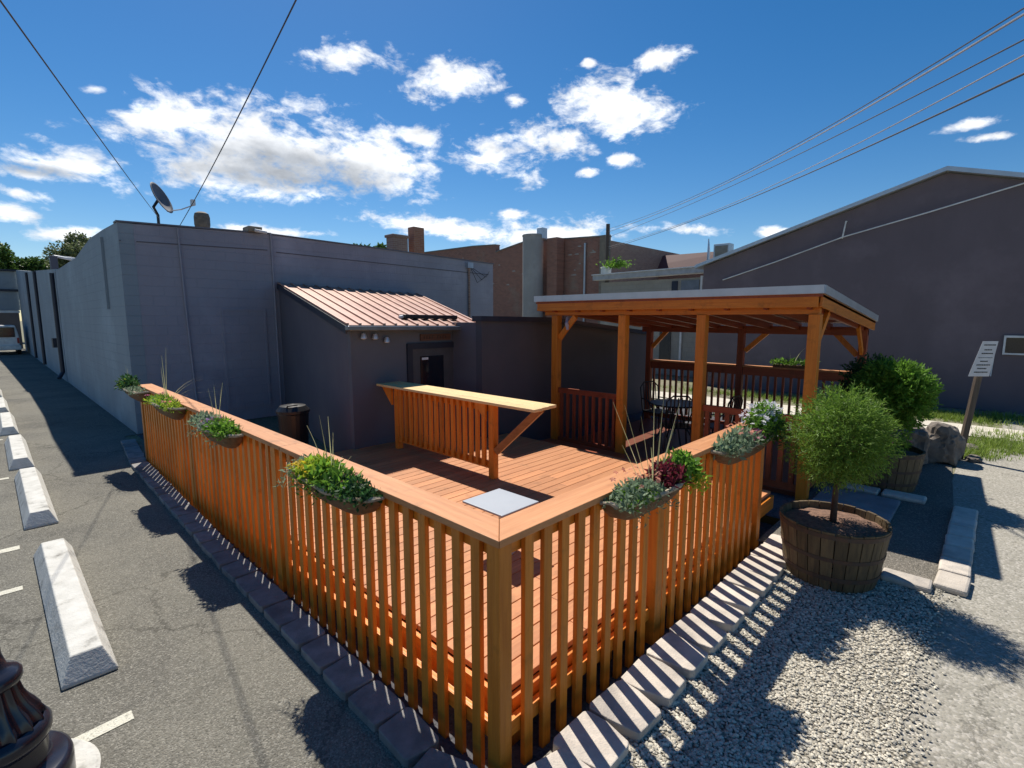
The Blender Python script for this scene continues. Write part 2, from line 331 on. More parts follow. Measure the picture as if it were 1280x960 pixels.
grav_edge = wob(3.9, -1.5, 1.7, -1.45, 14, .03, 3)+wob(1.7, -1.45, .9, -2.6, 8, .05, 4)+[(.5, -8), (-.3, -8), (-.05, -.2), (-.05, -.096), (3.9, -.096)]
sheet('concrete_drive', [(-.06, -12), (30, -12), (30, -1.9), (11.2, -1.9), (9.4, -1.36), (3.7, -1.36), (3.7, -.095), (-.06, -.095)], -.002, DRIVE)
sheet('gravel_bed', grav_edge, .004, GRAV)
sheet('path', [(3.86, -1.45), (6.5, -1.45), (9.0, -1.3), (9.6, -.3), (11.6, -.2), (11.6, 0), (3.86, 0)], .002, FINEG)
sheet('concrete_strip', [(11.9, -3.2), (13.3, -3.2), (13.3, 12), (11.9, 12)], .008, material('pale_strip', (.62, .57, .48), .9, (.5, .46, .38), nscale=3, bump=.3))
for i, (x0, x1, y0, y1) in enumerate([(-1.52, -1.24, 1.80, 1.89), (-6.5, -1.6, 5.36, 5.48), (-6.5, -1.62, 4.26, 4.35), (-6.5, -1.6, 8.66, 8.76), (-6.5, -1.6, 12.1, 12.2)]):
    sheet('parking_line', [(x0, y0), (x1, y0+.02), (x1, y1+.02), (x0, y1)], .004, PAINT)

# pebbles: uncountable gravel stones, one object
def pebbles():
    ico = [(0,0,1),(.89,0,.45),(.28,.85,.45),(-.72,.53,.45),(-.72,-.53,.45),(.28,-.85,.45),(.72,.53,-.45),(-.28,.85,-.45),(-.89,0,-.45),(-.28,-.85,-.45),(.72,-.53,-.45),(0,0,-1)]
    fc = [(0,1,2),(0,2,3),(0,3,4),(0,4,5),(0,5,1),(1,6,2),(2,7,3),(3,8,4),(4,9,5),(5,10,1),(2,6,7),(3,7,8),(4,8,9),(5,9,10),(1,10,6)]
    m = MB(); r = random.Random(11); V = []; F = []
    for i in range(27000):
        x = .1+3.9*r.random()**1.25; y = r.uniform(-1.62, -.40)
        if y < -1.42 and r.random() < (-y-1.42)*5: continue
        if y < -1.1 and r.random() < (-y-1.1)*1.1: continue
        if x < .45 and y > -.45: continue
        s = r.uniform(.0045, .0105)*(1.5 if r.random() < .06 else 1); rot = Euler((r.uniform(0,6), r.uniform(0,6), r.uniform(0,6))).to_matrix()
        sx, sy, sz = s*r.uniform(.9, 1.5), s, s*r.uniform(.5, .9)
        rz = Matrix.Rotation(r.uniform(0, 6.3), 3, 'Z'); k = len(V)
        for p in ico:
            q = rz @ Vector((p[0]*sx*r.uniform(.85,1.15), p[1]*sy*r.uniform(.85,1.15), p[2]*sz)); V.append((x+q.x, y+q.y, .006+sz*.35+q.z))
        F += [tuple(a+k for a in f) for f in fc]
    m.v = V; m.f = F
    mat = material('pebble', (.56, .52, .42), .9, (.44, .40, .33), nscale=30, rnd=.38, bump=.3, bscale=200)
    tag(m.build('gravel_pebbles', mat), 'loose pale gravel beside the right-hand railing', 'gravel', kind='stuff')
pebbles()

# ------------------------------------------------------------------ main slate building
mb = thing('slate_building', 'long windowless slate grey block building behind the deck', 'building', (.32, 10.83, 0))
prof = [(10.83, 4.2), (12.5, 4.25), (14.4, 4.27), (16.2, 4.14), (17.3, 4.05), (23.2, 4.05)]
m = MB(); yz = [(10.83, 0)]+prof+[(23.2, 0)]
m.prism([(.32, y, z) for y, z in yz], (.25, 0, 0)); m.build('side_wall', SLATE_L, mb)
yz2 = [(23.2, 0), (23.2, 4.12), (36, 4.85), (50.5, 5.85), (50.5, 0)]
MB().prism([(.30, y, z) for y, z in yz2], (.3, 0, 0)).build('rear_side_wall', SLATE_L, mb)
MB().prism([(.572, 10.83, 0), (.572, 10.83, 4.198), (3.2, 10.83, 4.30), (3.2, 10.83, 4.285), (6.8, 10.83, 4.23), (10.42, 10.83, 4.15), (10.42, 10.83, 0)], (0, .25, 0)).build('front_wall', SLATE, mb)
MB().box(10.17, 10.42, 11.081, 30, 0, 4.1).build('right_wall', SLATE_L, mb)
MB().box(.571, 10.169, 11.081, 50, 3.6, 3.75).build('roof', CHAR, mb)
def coping(p0, p1, w=.3, h=.03): return MB().beam(p0, p1, w, h)
m = MB(); pts = [(.46, 10.70, 4.215), (3.2, 10.83+.12, 4.318)]
for a, b in [((.30, 10.95, 4.218), (3.2, 10.95, 4.317)), ((3.202, 10.95, 4.305), (6.8, 10.95, 4.247)), ((6.802, 10.95, 4.245), (10.44, 10.95, 4.167))]: m.beam(a, b, .29, .03)
m.build('coping', material('coping_grey', (.16, .16, .19), .6), mb)
MB().tube([(1.32, 10.80, 4.2), (1.35, 10.80, 2.6), (1.42, 10.80, .3)], .02).build('conduit', SLATE, mb)
MB().tube([(3.19, 10.80, 4.32), (3.2, 10.80, 2.6), (3.2, 10.80, .2)], .022).build('conduit', SLATE, mb)
m = MB(); m.box(2.03, 2.07, 10.80, 10.828, .3, 2.56); m.box(2.07, 2.93, 10.80, 10.828, 2.52, 2.56); m.box(2.93, 2.97, 10.80, 10.828, .3, 2.56); m.box(2.0701, 2.9299, 10.815, 10.829, .3, 2.5199)
m.build('blocked_doorway', SLATE, mb)
MB().tube([(9.3, 10.78, 4.0), (9.3, 10.78, 2.3)], .035).build('service_pipe', BRICKX, mb)
MB().box(9.2, 9.42, 10.7, 10.828, 3.95, 4.12).build('service_box', GALV, mb)
m = MB()
for k in range(3): m.tube([(9.33, 10.76, 4.0), (9.6+.2*k, 10.72, 3.5+.1*k), (10.0+.1*k, 10.78, 3.7+.1*k)], .008, 5)
m.build('service_cable', BLACKM, mb)
MB().box(.27, .318, 12.55, 12.62, 2.55, 4.1).build('wall_conduit', SLATE_L, mb)
m = MB(); m.tube([(.24, 23.6, 4.0), (.24, 23.6, .35), (.1, 23.5, .12)], .07); m.build('downpipe', NAVY, mb)
MB().tube([(.24, 32, 4.6), (.24, 32, .1)], .07).build('downpipe', NAVY, mb)
MB().tube([(.24, 38, 4.9), (.24, 38, .1)], .06).build('downpipe', NAVY, mb)
MB().box(.08, .29, 24.0, 24.5, 1.25, 1.6).build('meter_box', NAVY, mb)
# grooves at parapet course
m = MB(); m.beam((.60, 10.826, 3.86), (3.1, 10.826, 3.93), .012, .02); m.beam((3.3, 10.826, 3.9), (10.2, 10.826, 3.8), .012, .02); m.beam((.35+.0, 10.80, 3.85), (.322, 10.8, 3.85), .01, .02)
m.build('course_joint', CHAR, mb)

# things on the roof
def lathe_thing(name, label, cat, loc, parts):
    t = thing(name, label, cat, loc)
    for pn, mat, prof in parts: MB().lathe(loc, prof).build(pn, mat, t, smooth=False)
    return t
d = thing('satellite_dish', 'grey satellite dish on bent mast at roof corner', 'satellite dish', (1.25, 12.0, 4.2))
m = MB(); c = Vector((1.30, 12.0, 4.97)); ax = Vector((.62, -.60, .42)).normalized(); u = ax.orthogonal().normalized()
vup = Vector((0, 0, 1)); vv = (vup-ax*vup.dot(ax)).normalized(); uu = ax.cross(vv)
vs = []; n = 28
for i, (r, dz) in enumerate([(0, 0), (.1, .004), (.2, .02), (.3, .05), (.36, .075)]):
    for j in range(n): a = 2*pi*j/n; vs.append(c+uu*r*.70*cos(a)+vv*r*1.0*sin(a)+ax*dz)
fs = [(i*n+j, i*n+(j+1) % n, (i+1)*n+(j+1) % n, (i+1)*n+j) for i in range(4) for j in range(n)]
o = m.add(vs, fs).build('dish', material('dish_grey', (.16, .16, .17), .6), d, smooth=True); sm = o.modifiers.new('s', 'SOLIDIFY'); sm.thickness = .015
MB().tube([(1.25, 12.0, 4.0), (1.25, 12.0, 4.62), (1.18, 12.0, 4.78), (1.27, 12.0, 4.93)], .03).build('mast', BLACKM, d)
MB().tube([(1.42, 11.98, 4.72), (1.7, 11.95, 4.80), (1.95, 11.92, 4.93)], .013, 6).build('feed_arm', GALV, d)
MB().box(1.89, 1.97, 11.86, 11.97, 4.92, 5.04).build('receiver', WHITE, d)
t = thing('roof_vent', 'round capped brown vent on grey roof beside the satellite dish', 'roof vent', (2.25, 12.5, 4.2))
MB().lathe((2.25, 12.5, 0), [(0, 4.9), (.08, 4.9), (.15, 4.86), (.17, 4.78), (.17, 4.6), (.15, 4.5), (.15, 3.7)], 20).build('cowl', material('vent_brown', (.22, .17, .12), .8, (.12, .10, .08), nscale=10), t)
t = thing('roof_scupper', 'weathered box scupper poking over the grey parapet with a white pipe', 'scupper', (2.8, 10.9, 4.3))
MB().box(2.68, 2.98, 10.72, 11.1, 4.30, 4.42).build('box', material('scupper_tan', (.34, .28, .2), .8), t, bev=.01)
MB().tube([(2.8, 10.70, 4.33), (3.05, 10.66, 4.30)], .035).build('pipe_end', WHITE, t)
t = thing('brick_chimney', 'slim orange brick chimney rising behind the grey roof', 'chimney', (11.1, 16, 4))
MB().box(10.83, 11.36, 15.9, 16.3, 3.7, 6.06).build('stack', brick('orange_brick', (.36, .17, .10), (.30, .13, .08), (.34, .25, .2), 'xz'), t, bev=.01)
t = thing('brick_stub', 'short wide tan masonry stack left of the orange chimney', 'chimney', (10.2, 16, 4))
MB().box(9.85, 10.55, 15.9, 16.4, 3.7, 5.55).box(9.80, 10.60, 15.85, 16.45, 5.551, 5.66).build('stack', BRICKX, t, bev=.02)

# ------------------------------------------------------------------ shed with red metal roof
sh = thing('shed', 'charcoal lean-to with a weathered red metal roof against the grey building', 'shed', (3.3, 5.6, 0))
A0, A1, B0, B1 = Vector((2.23, 5.6, 0)), Vector((3.31, 10.82, 0)), Vector((5.02, 5.6, 0)), Vector((7.2, 10.82, 0))
m = MB(); m.add([(2.23,5.6,0),(3.31,10.82,0),(3.31,10.82,3.09),(2.23,5.6,2.20),(2.33,5.6,0),(3.41,10.82,0),(3.41,10.82,3.09),(2.33,5.6,2.20)], [(0,1,2,3),(7,6,5,4),(3,2,6,7),(0,3,7,4),(1,5,6,2),(0,4,5,1)])
m.build('side_wall', CHAR, sh)
MB().add([(5.02,5.6,0),(7.2,10.82,0),(7.2,10.82,2.98),(5.02,5.6,2.14),(4.92,5.6,0),(7.1,10.82,0),(7.1,10.82,2.98),(4.92,5.6,2.14)], [(0,1,2,3),(7,6,5,4),(3,2,6,7),(0,3,7,4),(1,5,6,2),(0,4,5,1)]).build('side_wall', CHAR, sh)
m = MB(); m.prism([(2.23, 5.597, 0), (2.23, 5.597, 2.2), (5.02, 5.597, 2.13), (5.02, 5.597, 0)], (0, -.1, 0)); m.build('front_wall', material('shed_front_paint', (.115, .125, .15), .7, (.10, .108, .13), nscale=1, bump=.15), sh)
E0, E1 = Vector((2.12, 5.36, 2.24)), Vector((4.86, 5.36, 2.20)); T0, T1 = Vector((3.29, 10.79, 3.17)), Vector((7.25, 10.79, 3.05))
m = MB(); n = 13
for k in range(n):
    a, b = k/n, (k+1)/n; p0, p1, q0, q1 = E0.lerp(E1, a), E0.lerp(E1, b), T0.lerp(T1, a), T0.lerp(T1, b); up = Vector((0, 0, .012))
    m.add([p0, p1, q1, q0, p0+up, p1+up, q1+up, q0+up], [(0,3,2,1),(4,5,6,7),(0,1,5,4),(2,3,7,6)])
m.build('roof_sheet', METALROOF, sh)
m = MB()
for k in range(n+1): m.beam(E0.lerp(E1, k/n)+Vector((0, 0, .027)), T0.lerp(T1, k/n)+Vector((0, 0, .027)), .04, .03)
m.build('roof_ribs', METALROOF, sh)
MB().beam(E0+Vector((-.02, 0, -.06)), T0+Vector((-.02, 0, -.06)), .03, .12).build('rake_trim', NAVY, sh)
MB().beam(E1+Vector((.02, 0, -.06)), T1+Vector((.02, 0, -.06)), .03, .12).build('rake_trim', NAVY, sh)
m = MB(); m.beam(E0+Vector((-.05, -.06, -.035)), E1+Vector((.05, -.06, -.035)), .11, .07)
m.build('gutter', material('gutter_steel', (.20, .22, .25), .35, metal=.5), sh, bev=.012)
MB().beam((3.5, 5.98, 2.385), (4.70, 5.98, 2.37), .18, .07).build('roof_box', BLACKM, sh, bev=.01)
MB().tube([(3.42, 5.95, 2.37), (3.49, 5.95, 2.38)], .03).build('box_cap', WHITE, sh)
dr = MB().box(3.34, 4.24, 5.475, 5.49, .3, 1.83).build('door', material('door_grey', (.085, .082, .085), .6), sh)
m = MB(); m.box(3.24, 3.34, 5.455, 5.495, .3, 1.93); m.box(4.24, 4.36, 5.455, 5.495, .3, 1.90); m.box(3.341, 4.239, 5.455, 5.495, 1.83, 1.93); m.build('door_frame', NAVY, sh)
MB().box(3.50, 4.00, 5.462, 5.474, .95, 1.70).build('window', GLASSD, dr)
MB().tube([(3.42, 5.46, 1.2), (3.42, 5.42, 1.2), (3.46, 5.42, 1.2)], .012, 6).build('handle', GALV, dr)
MB().box(3.53, 3.66, 5.456, 5.461, 1.64, 1.68).build('window_sticker', WHITE, dr)
sg = MB().box(3.52, 4.17, 5.462, 5.494, 1.97, 2.08).build('name_board', wood('old_plank', (.17, .085, .055), (.10, .05, .035), 'x'), sh)
m = MB(); r = random.Random(5)
for k in range(9):
    x = 3.58+k*.058
    if k == 4: continue
    m.box(x, x+.010, 5.457, 5.4615, 1.99+r.uniform(0, .01), 2.055)
    if k % 2: m.box(x+.0101, x+.034, 5.457, 5.4615, 2.045, 2.056)
    else: m.box(x+.0101, x+.03, 5.457, 5.4615, 2.015, 2.025)
m.build('carved_letters', BLACKM, sg)
for x, z in ((2.42, 2.07), (2.62, 2.06), (2.83, 2.0)):
    f = MB().lathe((x, 5.43, z), [(0, .05), (.03, .05), (.045, 0), (.05, -.03)], 12).build('floodlight', GALV, sh)
    MB().lathe((x, 5.43, z-.03), [(0, -.012), (.03, -.01), (.045, .0)], 12).build('bulb', WHITE, f)
MB().lathe((4.93, 5.33, 2.08), [(0, .04), (.025, .035), (.03, 0), (.018, -.03), (0, -.035)], 12).build('eave_light', WHITE, sh)

# charcoal boundary wall
bw = thing('charcoal_wall', 'smooth charcoal boundary wall with a dark coping running behind the gazebo', 'wall', (4.23, 4.7, 0))
MB().prism([(4.23, 4.7, 0), (4.23, 4.7, 2.30), (6.1, 4.7, 2.28), (10.0, 4.7, 1.93), (10.0, 4.7, 0)], (0, .15, 0)).build('wall_face', CHAR2, bw)
MB().box(4.231, 4.37, 4.851, 5.49, 0, 2.28).build('return_wall', CHAR, bw)
m = MB(); m.beam((4.18, 4.77, 2.345), (6.1, 4.77, 2.325), .24, .09); m.beam((6.105, 4.77, 2.325), (10.05, 4.77, 1.975), .24, .09); m.build('coping', NAVY, bw)

# ------------------------------------------------------------------ deck
dk = thing('timber_deck', 'low sunlit cedar deck inside the slatted railing', 'deck', (2.4, 2.8, 0))
m = MB(); y = .14; k = 0; r = random.Random(2)
while y < 5.47:
    x1 = 4.7 if y < 4.55 else 4.2
    cut = .95+((k*1.37) % 2.6)
    m.box(.2, cut-.002, y, y+.136, .262, .30); m.box(cut+.002, x1, y, y+.136, .262, .30)
    y += .143; k += 1
m.build('deck_boards', DK, dk, bev=.004)
MB().box(.2, 4.7, .100, .136, .10, .258).build('fascia_board', W['x'], dk)
MB().box(.16, .196, .14, 5.5, .10, .258).build('fascia_board', W['y'], dk)
m = MB()
for x in (.9, 1.6, 2.3, 3.0, 3.7, 4.4): m.box(x, x+.04, .14, 5.4, .10, .258)
m.build('joists', W['y'], dk)
for x in (.24, 1.2, 2.2, 3.2, 4.2):
    for y in (.15, 1.6, 3.1, 4.5): MB().box(x, x+.09, y, y+.09, -.11, .098).build('deck_foot', W['z'], dk)
# small table (pedestal) behind the corner of the railing
tb = thing('patio_table', 'small square pale grey table on the deck near the railing corner', 'table', (1.38, 1.36, .3))
MB().box(1.14, 1.60, 1.12, 1.62, .735, .755).build('table_top', material('zinc_top', (.36, .39, .43), .5, (.32, .35, .39), nscale=2), tb, bev=.006)
MB().lathe((1.37, 1.36, 0), [(.13, .301), (.13, .315), (.03, .33), (.025, .73)], 16).build('pedestal', GALV, tb)

# ------------------------------------------------------------------ railing
rl = thing('deck_railing', 'orange stained cedar slat railing wrapping the corner of the deck', 'railing', (0, 0, 0))
XL = .17
YF, XF = 8.35, 3.96
def post(x, y, z0, z1, s, mat, parent, name='post'): return MB().box(x-s/2, x+s/2, y-s/2, y+s/2, z0, z1).build(name, mat, parent, bev=.004)
MB().box(.0, .092, .0, .092, -.11, 1.238).build('corner_post', W['z'], rl, bev=.005)
for y in (2.83, 5.55, 8.27): MB().box(.004, .099, y-.05, y+.05, -.11, 1.238).build('post', W['z'], rl, bev=.004)
for x in (1.68, 3.88): MB().box(x-.05, x+.05, .004, .099, -.11, 1.238).build('post', W['z'], rl, bev=.004)
# cap boards, mitred at the corner and butted along the run
def slab(pts, z0, z1): n = len(pts); return MB().prism([(x, y, z0) for x, y in pts], (0, 0, z1-z0))
o_ = -.012
slab([(o_, o_), (o_, 2.62), (.185, 2.62), (.185, .185)], 1.241, 1.281).build('cap_board', WC['y'], rl, bev=.004)
slab([(o_, 2.626), (o_, 5.5), (.185, 5.5), (.185, 2.626)], 1.241, 1.281).build('cap_board', WC['y'], rl, bev=.004)
slab([(o_, 5.506), (o_, YF), (.185, YF), (.185, 5.506)], 1.241, 1.281).build('cap_board', WC['y'], rl, bev=.004)
slab([(o_+.003, o_), (.185+.003, .185), (2.32, .185), (2.32, o_)], 1.241, 1.281).build('cap_board', WC['x'], rl, bev=.004)
slab([(2.326, o_), (2.326, .185), (XF, .185), (XF, o_)], 1.241, 1.281).build('cap_board', WC['x'], rl, bev=.004)
for z0, z1 in ((1.15, 1.238), (.10, .19)):
    m = MB(); m.box(.048, .086, .094, 2.779, z0, z1); m.box(.048, .086, 2.881, 5.499, z0, z1); m.box(.048, .086, 5.601, 8.219, z0, z1); m.build('rail', W['y'], rl)
    m = MB(); m.box(.094, 1.629, .048, .086, z0, z1); m.box(1.731, 3.829, .048, .086, z0, z1); m.build('rail', W['x'], rl)
pk = None
y = .155
while y < YF-.1:
    if min(abs(y+.037-p) for p in (2.83, 5.55, 8.27)) > .086:
        if pk is None:
            pk = MB().box(-.016, .016, -.034, .034, -.735, .605).build('picket', W['z'], rl, bev=.003, local=True); pk.location = (.028, y+.0375, .632)
        else: inst(pk, (.028, y+.0375, .632+random.uniform(-.008, .003)), rl)
    y += .155
pk2 = None; x = .2
while x < XF-.1:
    if min(abs(x+.037-p) for p in (1.68, 3.88)) > .086:
        if pk2 is None:
            pk2 = MB().box(-.034, .034, -.016, .016, -.735, .605).build('picket', W['z'], rl, bev=.003, local=True); pk2.location = (x+.0375, .028, .632)
        else: inst(pk2, (x+.0375, .028, .632+random.uniform(-.008, .003)), rl)
    x += .155

# ------------------------------------------------------------------ bar counter
bc = thing('bar_counter', 'pale plank drinks bar on slatted cedar panel with diagonal brace', 'bar counter', (2.85, 4.0, .3))
m = MB()
for i in range(3):
    dx = .15*i; m.add([(2.60+dx, 2.06+.02*i, 1.285), (2.745+dx, 2.06+.02*i, 1.285), (2.745+dx, 5.42, 1.285), (2.60+dx, 5.42, 1.285), (2.60+dx, 2.06+.02*i, 1.32), (2.745+dx, 2.06+.02*i, 1.32), (2.745+dx, 5.42, 1.32), (2.60+dx, 5.42, 1.32)],
                 [(0,3,2,1),(4,5,6,7),(0,1,5,4),(1,2,6,5),(2,3,7,6),(3,0,4,7)])
m.build('counter_top', PINE, bc, bev=.004)
MB().box(2.70, 2.79, 2.84, 2.93, .3, 1.283).build('post', W['z'], bc, bev=.004)
MB().box(2.72, 2.81, 5.02, 5.11, .3, 1.283).build('post', W['z'], bc, bev=.004)
MB().box(2.73, 2.77, 2.932, 5.018, 1.17, 1.26).build('rail', W['y'], bc)
MB().box(2.73, 2.77, 2.932, 5.018, .42, .51).build('rail', W['y'], bc)
bpk = None
for k in range(16):
    yy = 3.02+k*.125
    if bpk is None: bpk = MB().box(-.019, .019, -.0275, .0275, -.39, .42).build('picket', W['z'], bc, local=True); bpk.location = Vector((2.709, yy, .84))-wl(bc)
    else: inst(bpk, (2.709, yy, .84), bc)
MB().beam((2.745, 2.83, .66), (2.90, 2.22, 1.27), .07, .09).build('brace', wood('brown_brace', (.33, .15, .05), (.22, .09, .03), 'y'), bc, bev=.004)
m = MB(); m.prism([(2.66, 2.95, 1.283), (2.66, 3.16, 1.283), (2.66, 2.95, 1.05)], (.038, 0, 0)); m.build('bracket', W['z'], bc)
MB().prism([(2.68, 5.12, 1.283), (2.68, 5.40, 1.283), (2.68, 5.12, 1.0)], (.038, 0, 0)).build('bracket', W['z'], bc)

# ------------------------------------------------------------------ gazebo
gz = thing('gazebo', 'open cedar gazebo with a flat metal-edged lean roof and railings', 'gazebo', (7.2, 2.05, 0))
FX, BX = 5.54, 8.95; YS = (0.0, 1.43, 2.73, 4.12); BYS = (0.03, 2.08, 4.12)
for y in YS: post(FX, y, -.01, 2.40, .13, W['z'], gz)
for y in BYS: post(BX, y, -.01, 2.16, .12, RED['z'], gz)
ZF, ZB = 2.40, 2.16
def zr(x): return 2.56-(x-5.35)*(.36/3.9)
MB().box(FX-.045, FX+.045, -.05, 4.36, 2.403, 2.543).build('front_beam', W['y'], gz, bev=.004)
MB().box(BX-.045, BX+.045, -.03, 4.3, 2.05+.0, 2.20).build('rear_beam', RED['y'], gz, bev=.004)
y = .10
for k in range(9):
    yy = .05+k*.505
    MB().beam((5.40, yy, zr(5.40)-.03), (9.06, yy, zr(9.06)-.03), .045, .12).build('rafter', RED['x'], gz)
MB().beam((5.36, -.06, zr(5.36)+.01), (5.36, 4.42, zr(5.36)+.01), .03, .17).build('front_fascia', W['y'], gz, bev=.003)
MB().beam((5.38, -.085, zr(5.38)+.01), (9.08, -.085, zr(9.08)+.01), .03, .16).build('side_fascia', W['x'], gz, bev=.003)
MB().beam((5.38, 4.435, zr(5.38)+.01), (9.08, 4.435, zr(9.08)+.01), .03, .16).build('side_fascia', W['x'], gz, bev=.003)
MB().add([(5.34,-.10,zr(5.34)+.05),(9.10,-.10,zr(9.10)+.05),(9.10,4.45,zr(9.10)+.05),(5.34,4.45,zr(5.34)+.05),(5.34,-.10,zr(5.34)+.08),(9.10,-.10,zr(9.10)+.08),(9.10,4.45,zr(9.10)+.08),(5.34,4.45,zr(5.34)+.08)],
         [(0,3,2,1),(4,5,6,7),(0,1,5,4),(1,2,6,5),(2,3,7,6),(3,0,4,7)]).build('roof_deck', RED['x'], gz)
m = MB(); m.beam((5.325, -.12, zr(5.32)+.135), (5.325, 4.47, zr(5.32)+.135), .03, .10)
m.beam((5.342, -.115, zr(5.34)+.135), (9.12, -.115, zr(9.12)+.135), .03, .10); m.beam((5.342, 4.465, zr(5.34)+.135), (9.12, 4.465, zr(9.12)+.135), .03, .10)
m.build('metal_edge', GALV, gz)
MB().add([(5.341,-.099,zr(5.34)+.085),(9.11,-.099,zr(9.11)+.085),(9.11,4.449,zr(9.11)+.085),(5.341,4.449,zr(5.34)+.085),(5.341,-.099,zr(5.34)+.10),(9.11,-.099,zr(9.11)+.10),(9.11,4.449,zr(9.11)+.10),(5.341,4.449,zr(5.34)+.10)],
         [(0,3,2,1),(4,5,6,7),(0,1,5,4),(1,2,6,5),(2,3,7,6),(3,0,4,7)]).build('roof_sheet', GALV, gz)
for p, q in [((FX+.06, .0, 1.95), (6.15, .0, 2.44)), ((BX-.06, .03, 1.75), (8.4, .03, 2.22)), ((FX, 4.05, 2.0), (FX, 3.7, 2.38)), ((BX, 2.0, 1.7), (BX, 1.6, 2.08)), ((BX, 4.05, 1.7), (BX, 3.7, 2.08)), ((BX, .1, 1.7), (BX, .45, 2.08)), ((FX+.06, 4.12, 1.95), (6.15, 4.12, 2.44))]:
    MB().beam(p, q, .045, .09).build('knee_brace', W['z'], gz)
def panel(p, q, z0, z1, mats, n, wpk=.04, tb=(.09, .09), cap=None):
    p, q = Vector(p), Vector(q); d = q-p; al = 'y' if abs(d.y) > abs(d.x) else 'x'
    MB().beam((p.x, p.y, z1-tb[1]/2), (q.x, q.y, z1-tb[1]/2), .045, tb[1]).build('rail', mats[al], gz)
    MB().beam((p.x, p.y, z0+tb[0]/2), (q.x, q.y, z0+tb[0]/2), .045, tb[0]).build('rail', mats[al], gz)
    if cap: MB().beam((p.x, p.y, z1+.018), (q.x, q.y, z1+.018), .15, .034).build('rail_cap', cap, gz)
    pkx = None; h = z1-z0-tb[0]-tb[1]
    for k in range(n):
        c = p+d*((k+.5)/n)
        if pkx is None: pkx = MB().box(-wpk/2, wpk/2, -wpk/2, wpk/2, -h/2, h/2).build('picket', mats['z'], gz, local=True); pkx.location = Vector((c.x, c.y, (z0+z1)/2))-wl(gz)
        else: inst(pkx, (c.x, c.y, (z0+z1)/2), gz)
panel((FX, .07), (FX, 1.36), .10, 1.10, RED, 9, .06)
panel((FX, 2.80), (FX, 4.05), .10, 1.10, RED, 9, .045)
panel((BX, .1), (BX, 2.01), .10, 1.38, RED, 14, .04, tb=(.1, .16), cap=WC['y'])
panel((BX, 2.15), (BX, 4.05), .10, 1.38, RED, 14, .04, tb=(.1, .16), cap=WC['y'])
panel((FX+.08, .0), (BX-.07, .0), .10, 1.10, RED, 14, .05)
MB().box(5.02, 5.46, 1.5, 4.2, .0, .14).build('step', RED['y'], gz, bev=.006)
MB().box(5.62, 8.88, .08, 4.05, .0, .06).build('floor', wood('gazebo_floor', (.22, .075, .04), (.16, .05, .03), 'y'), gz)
MB().tube([(5.60, 3.92, 2.36), (5.5, 3.86, 2.25), (5.50, 3.84, 2.15)], [.03, .035, .02], 8).build('lamp', FW, gz)

# patio furniture in the gazebo: black metal table with two chairs
BT = thing('bistro_table', 'black round metal table in the dark of the gazebo', 'table', (7.1, 2.55, .06))
MB().lathe((7.1, 2.55, 0), [(0, .80), (.45, .80), (.46, .785), (.45, .77), (0, .77)], 28).build('table_top', BLACKM, BT)
for k in range(4):
    a = pi/4+k*pi/2; MB().tube([(7.1+.1*cos(a), 2.55+.1*sin(a), .77), (7.1+.18*cos(a), 2.55+.18*sin(a), .4), (7.1+.38*cos(a), 2.55+.38*sin(a), .065)], .016, 6).build('leg', BLACKM, BT)
def chair(x, y, rz, label):
    t = thing('metal_chair', label, 'chair', (0, 0, 0), 'black metal chairs in the gazebo')
    MB().box(-.22, .22, -.22, .22, .42, .445).build('seat', BLACKM, t, bev=.01)
    for sx in (-1, 1):
        for sy in (-1, 1): MB().tube([(sx*.2, sy*.2, .42), (sx*.24, sy*.25, 0)], .014, 6).build('leg', BLACKM, t)
    m = MB(); m.tube([(-.21, .22, .44), (-.22, .29, .9), (-.12, .31, 1.0), (.12, .31, 1.0), (.22, .29, .9), (.21, .22, .44)], .014, 6)
    for k in range(6): xx = -.15+.06*k; m.tube([(xx, .225, .445), (xx, .30, .97)], .011, 5)
    m.build('backrest', BLACKM, t)
    for sx in (-1, 1): MB().tube([(sx*.22, .24, .68), (sx*.26, 0, .68), (sx*.24, -.2, .44)], .012, 6).build('armrest', BLACKM, t)
    t.location = (x, y, .06); t.rotation_euler = (0, 0, rz); return t
chair(6.55, 2.25, 2.2, 'black metal armchair left of the posts, nearest the gazebo opening')
chair(7.6, 3.15, -.4, 'black metal armchair beyond the round table, in the far left corner of the gazebo')
chair(7.0, 1.7, 3.0, 'black metal armchair behind the middle gazebo post')

# ------------------------------------------------------------------ foliage generators
def leaves(mb, r, pos, n, ln, wd, up=.3, quad=True):
    for i in range(n):
        p = pos(r); d = Vector((r.gauss(0, 1), r.gauss(0, 1), r.gauss(0, 1)+up)).normalized()
        s = d.orthogonal().normalized(); s.rotate(Matrix.Rotation(r.uniform(0, 6.3), 3, d))
        l = ln*r.uniform(.6, 1.3); w = wd*r.uniform(.6, 1.2); k = len(mb.v)
        mb.v += [tuple(p), tuple(p+d*l*.5+s*w/2), tuple(p+d*l), tuple(p+d*l*.5-s*w/2)]; mb.f.append((k, k+1, k+2, k+3))
    return mb
def blade(mb, p, d, h, droop, w):
    p = Vector(p); d = Vector(d); pts = []; n = 7; s = Vector((-d.y, d.x, 0)); s = s.normalized() if s.length > .01 else Vector((1, 0, 0))
    for i in range(n):
        t = i/(n-1); q = p+d*h*t*.45*(1+droop*t)+Vector((0, 0, h*(t-droop*.55*t*t))); pts.append(q)
    k = len(mb.v)
    for i, q in enumerate(pts): ww = w*(1-.85*i/(n-1)); mb.v += [tuple(q-s*ww/2), tuple(q+s*ww/2)]
    mb.f += [(k+2*i, k+2*i+1, k+2*i+3, k+2*i+2) for i in range(n-1)]
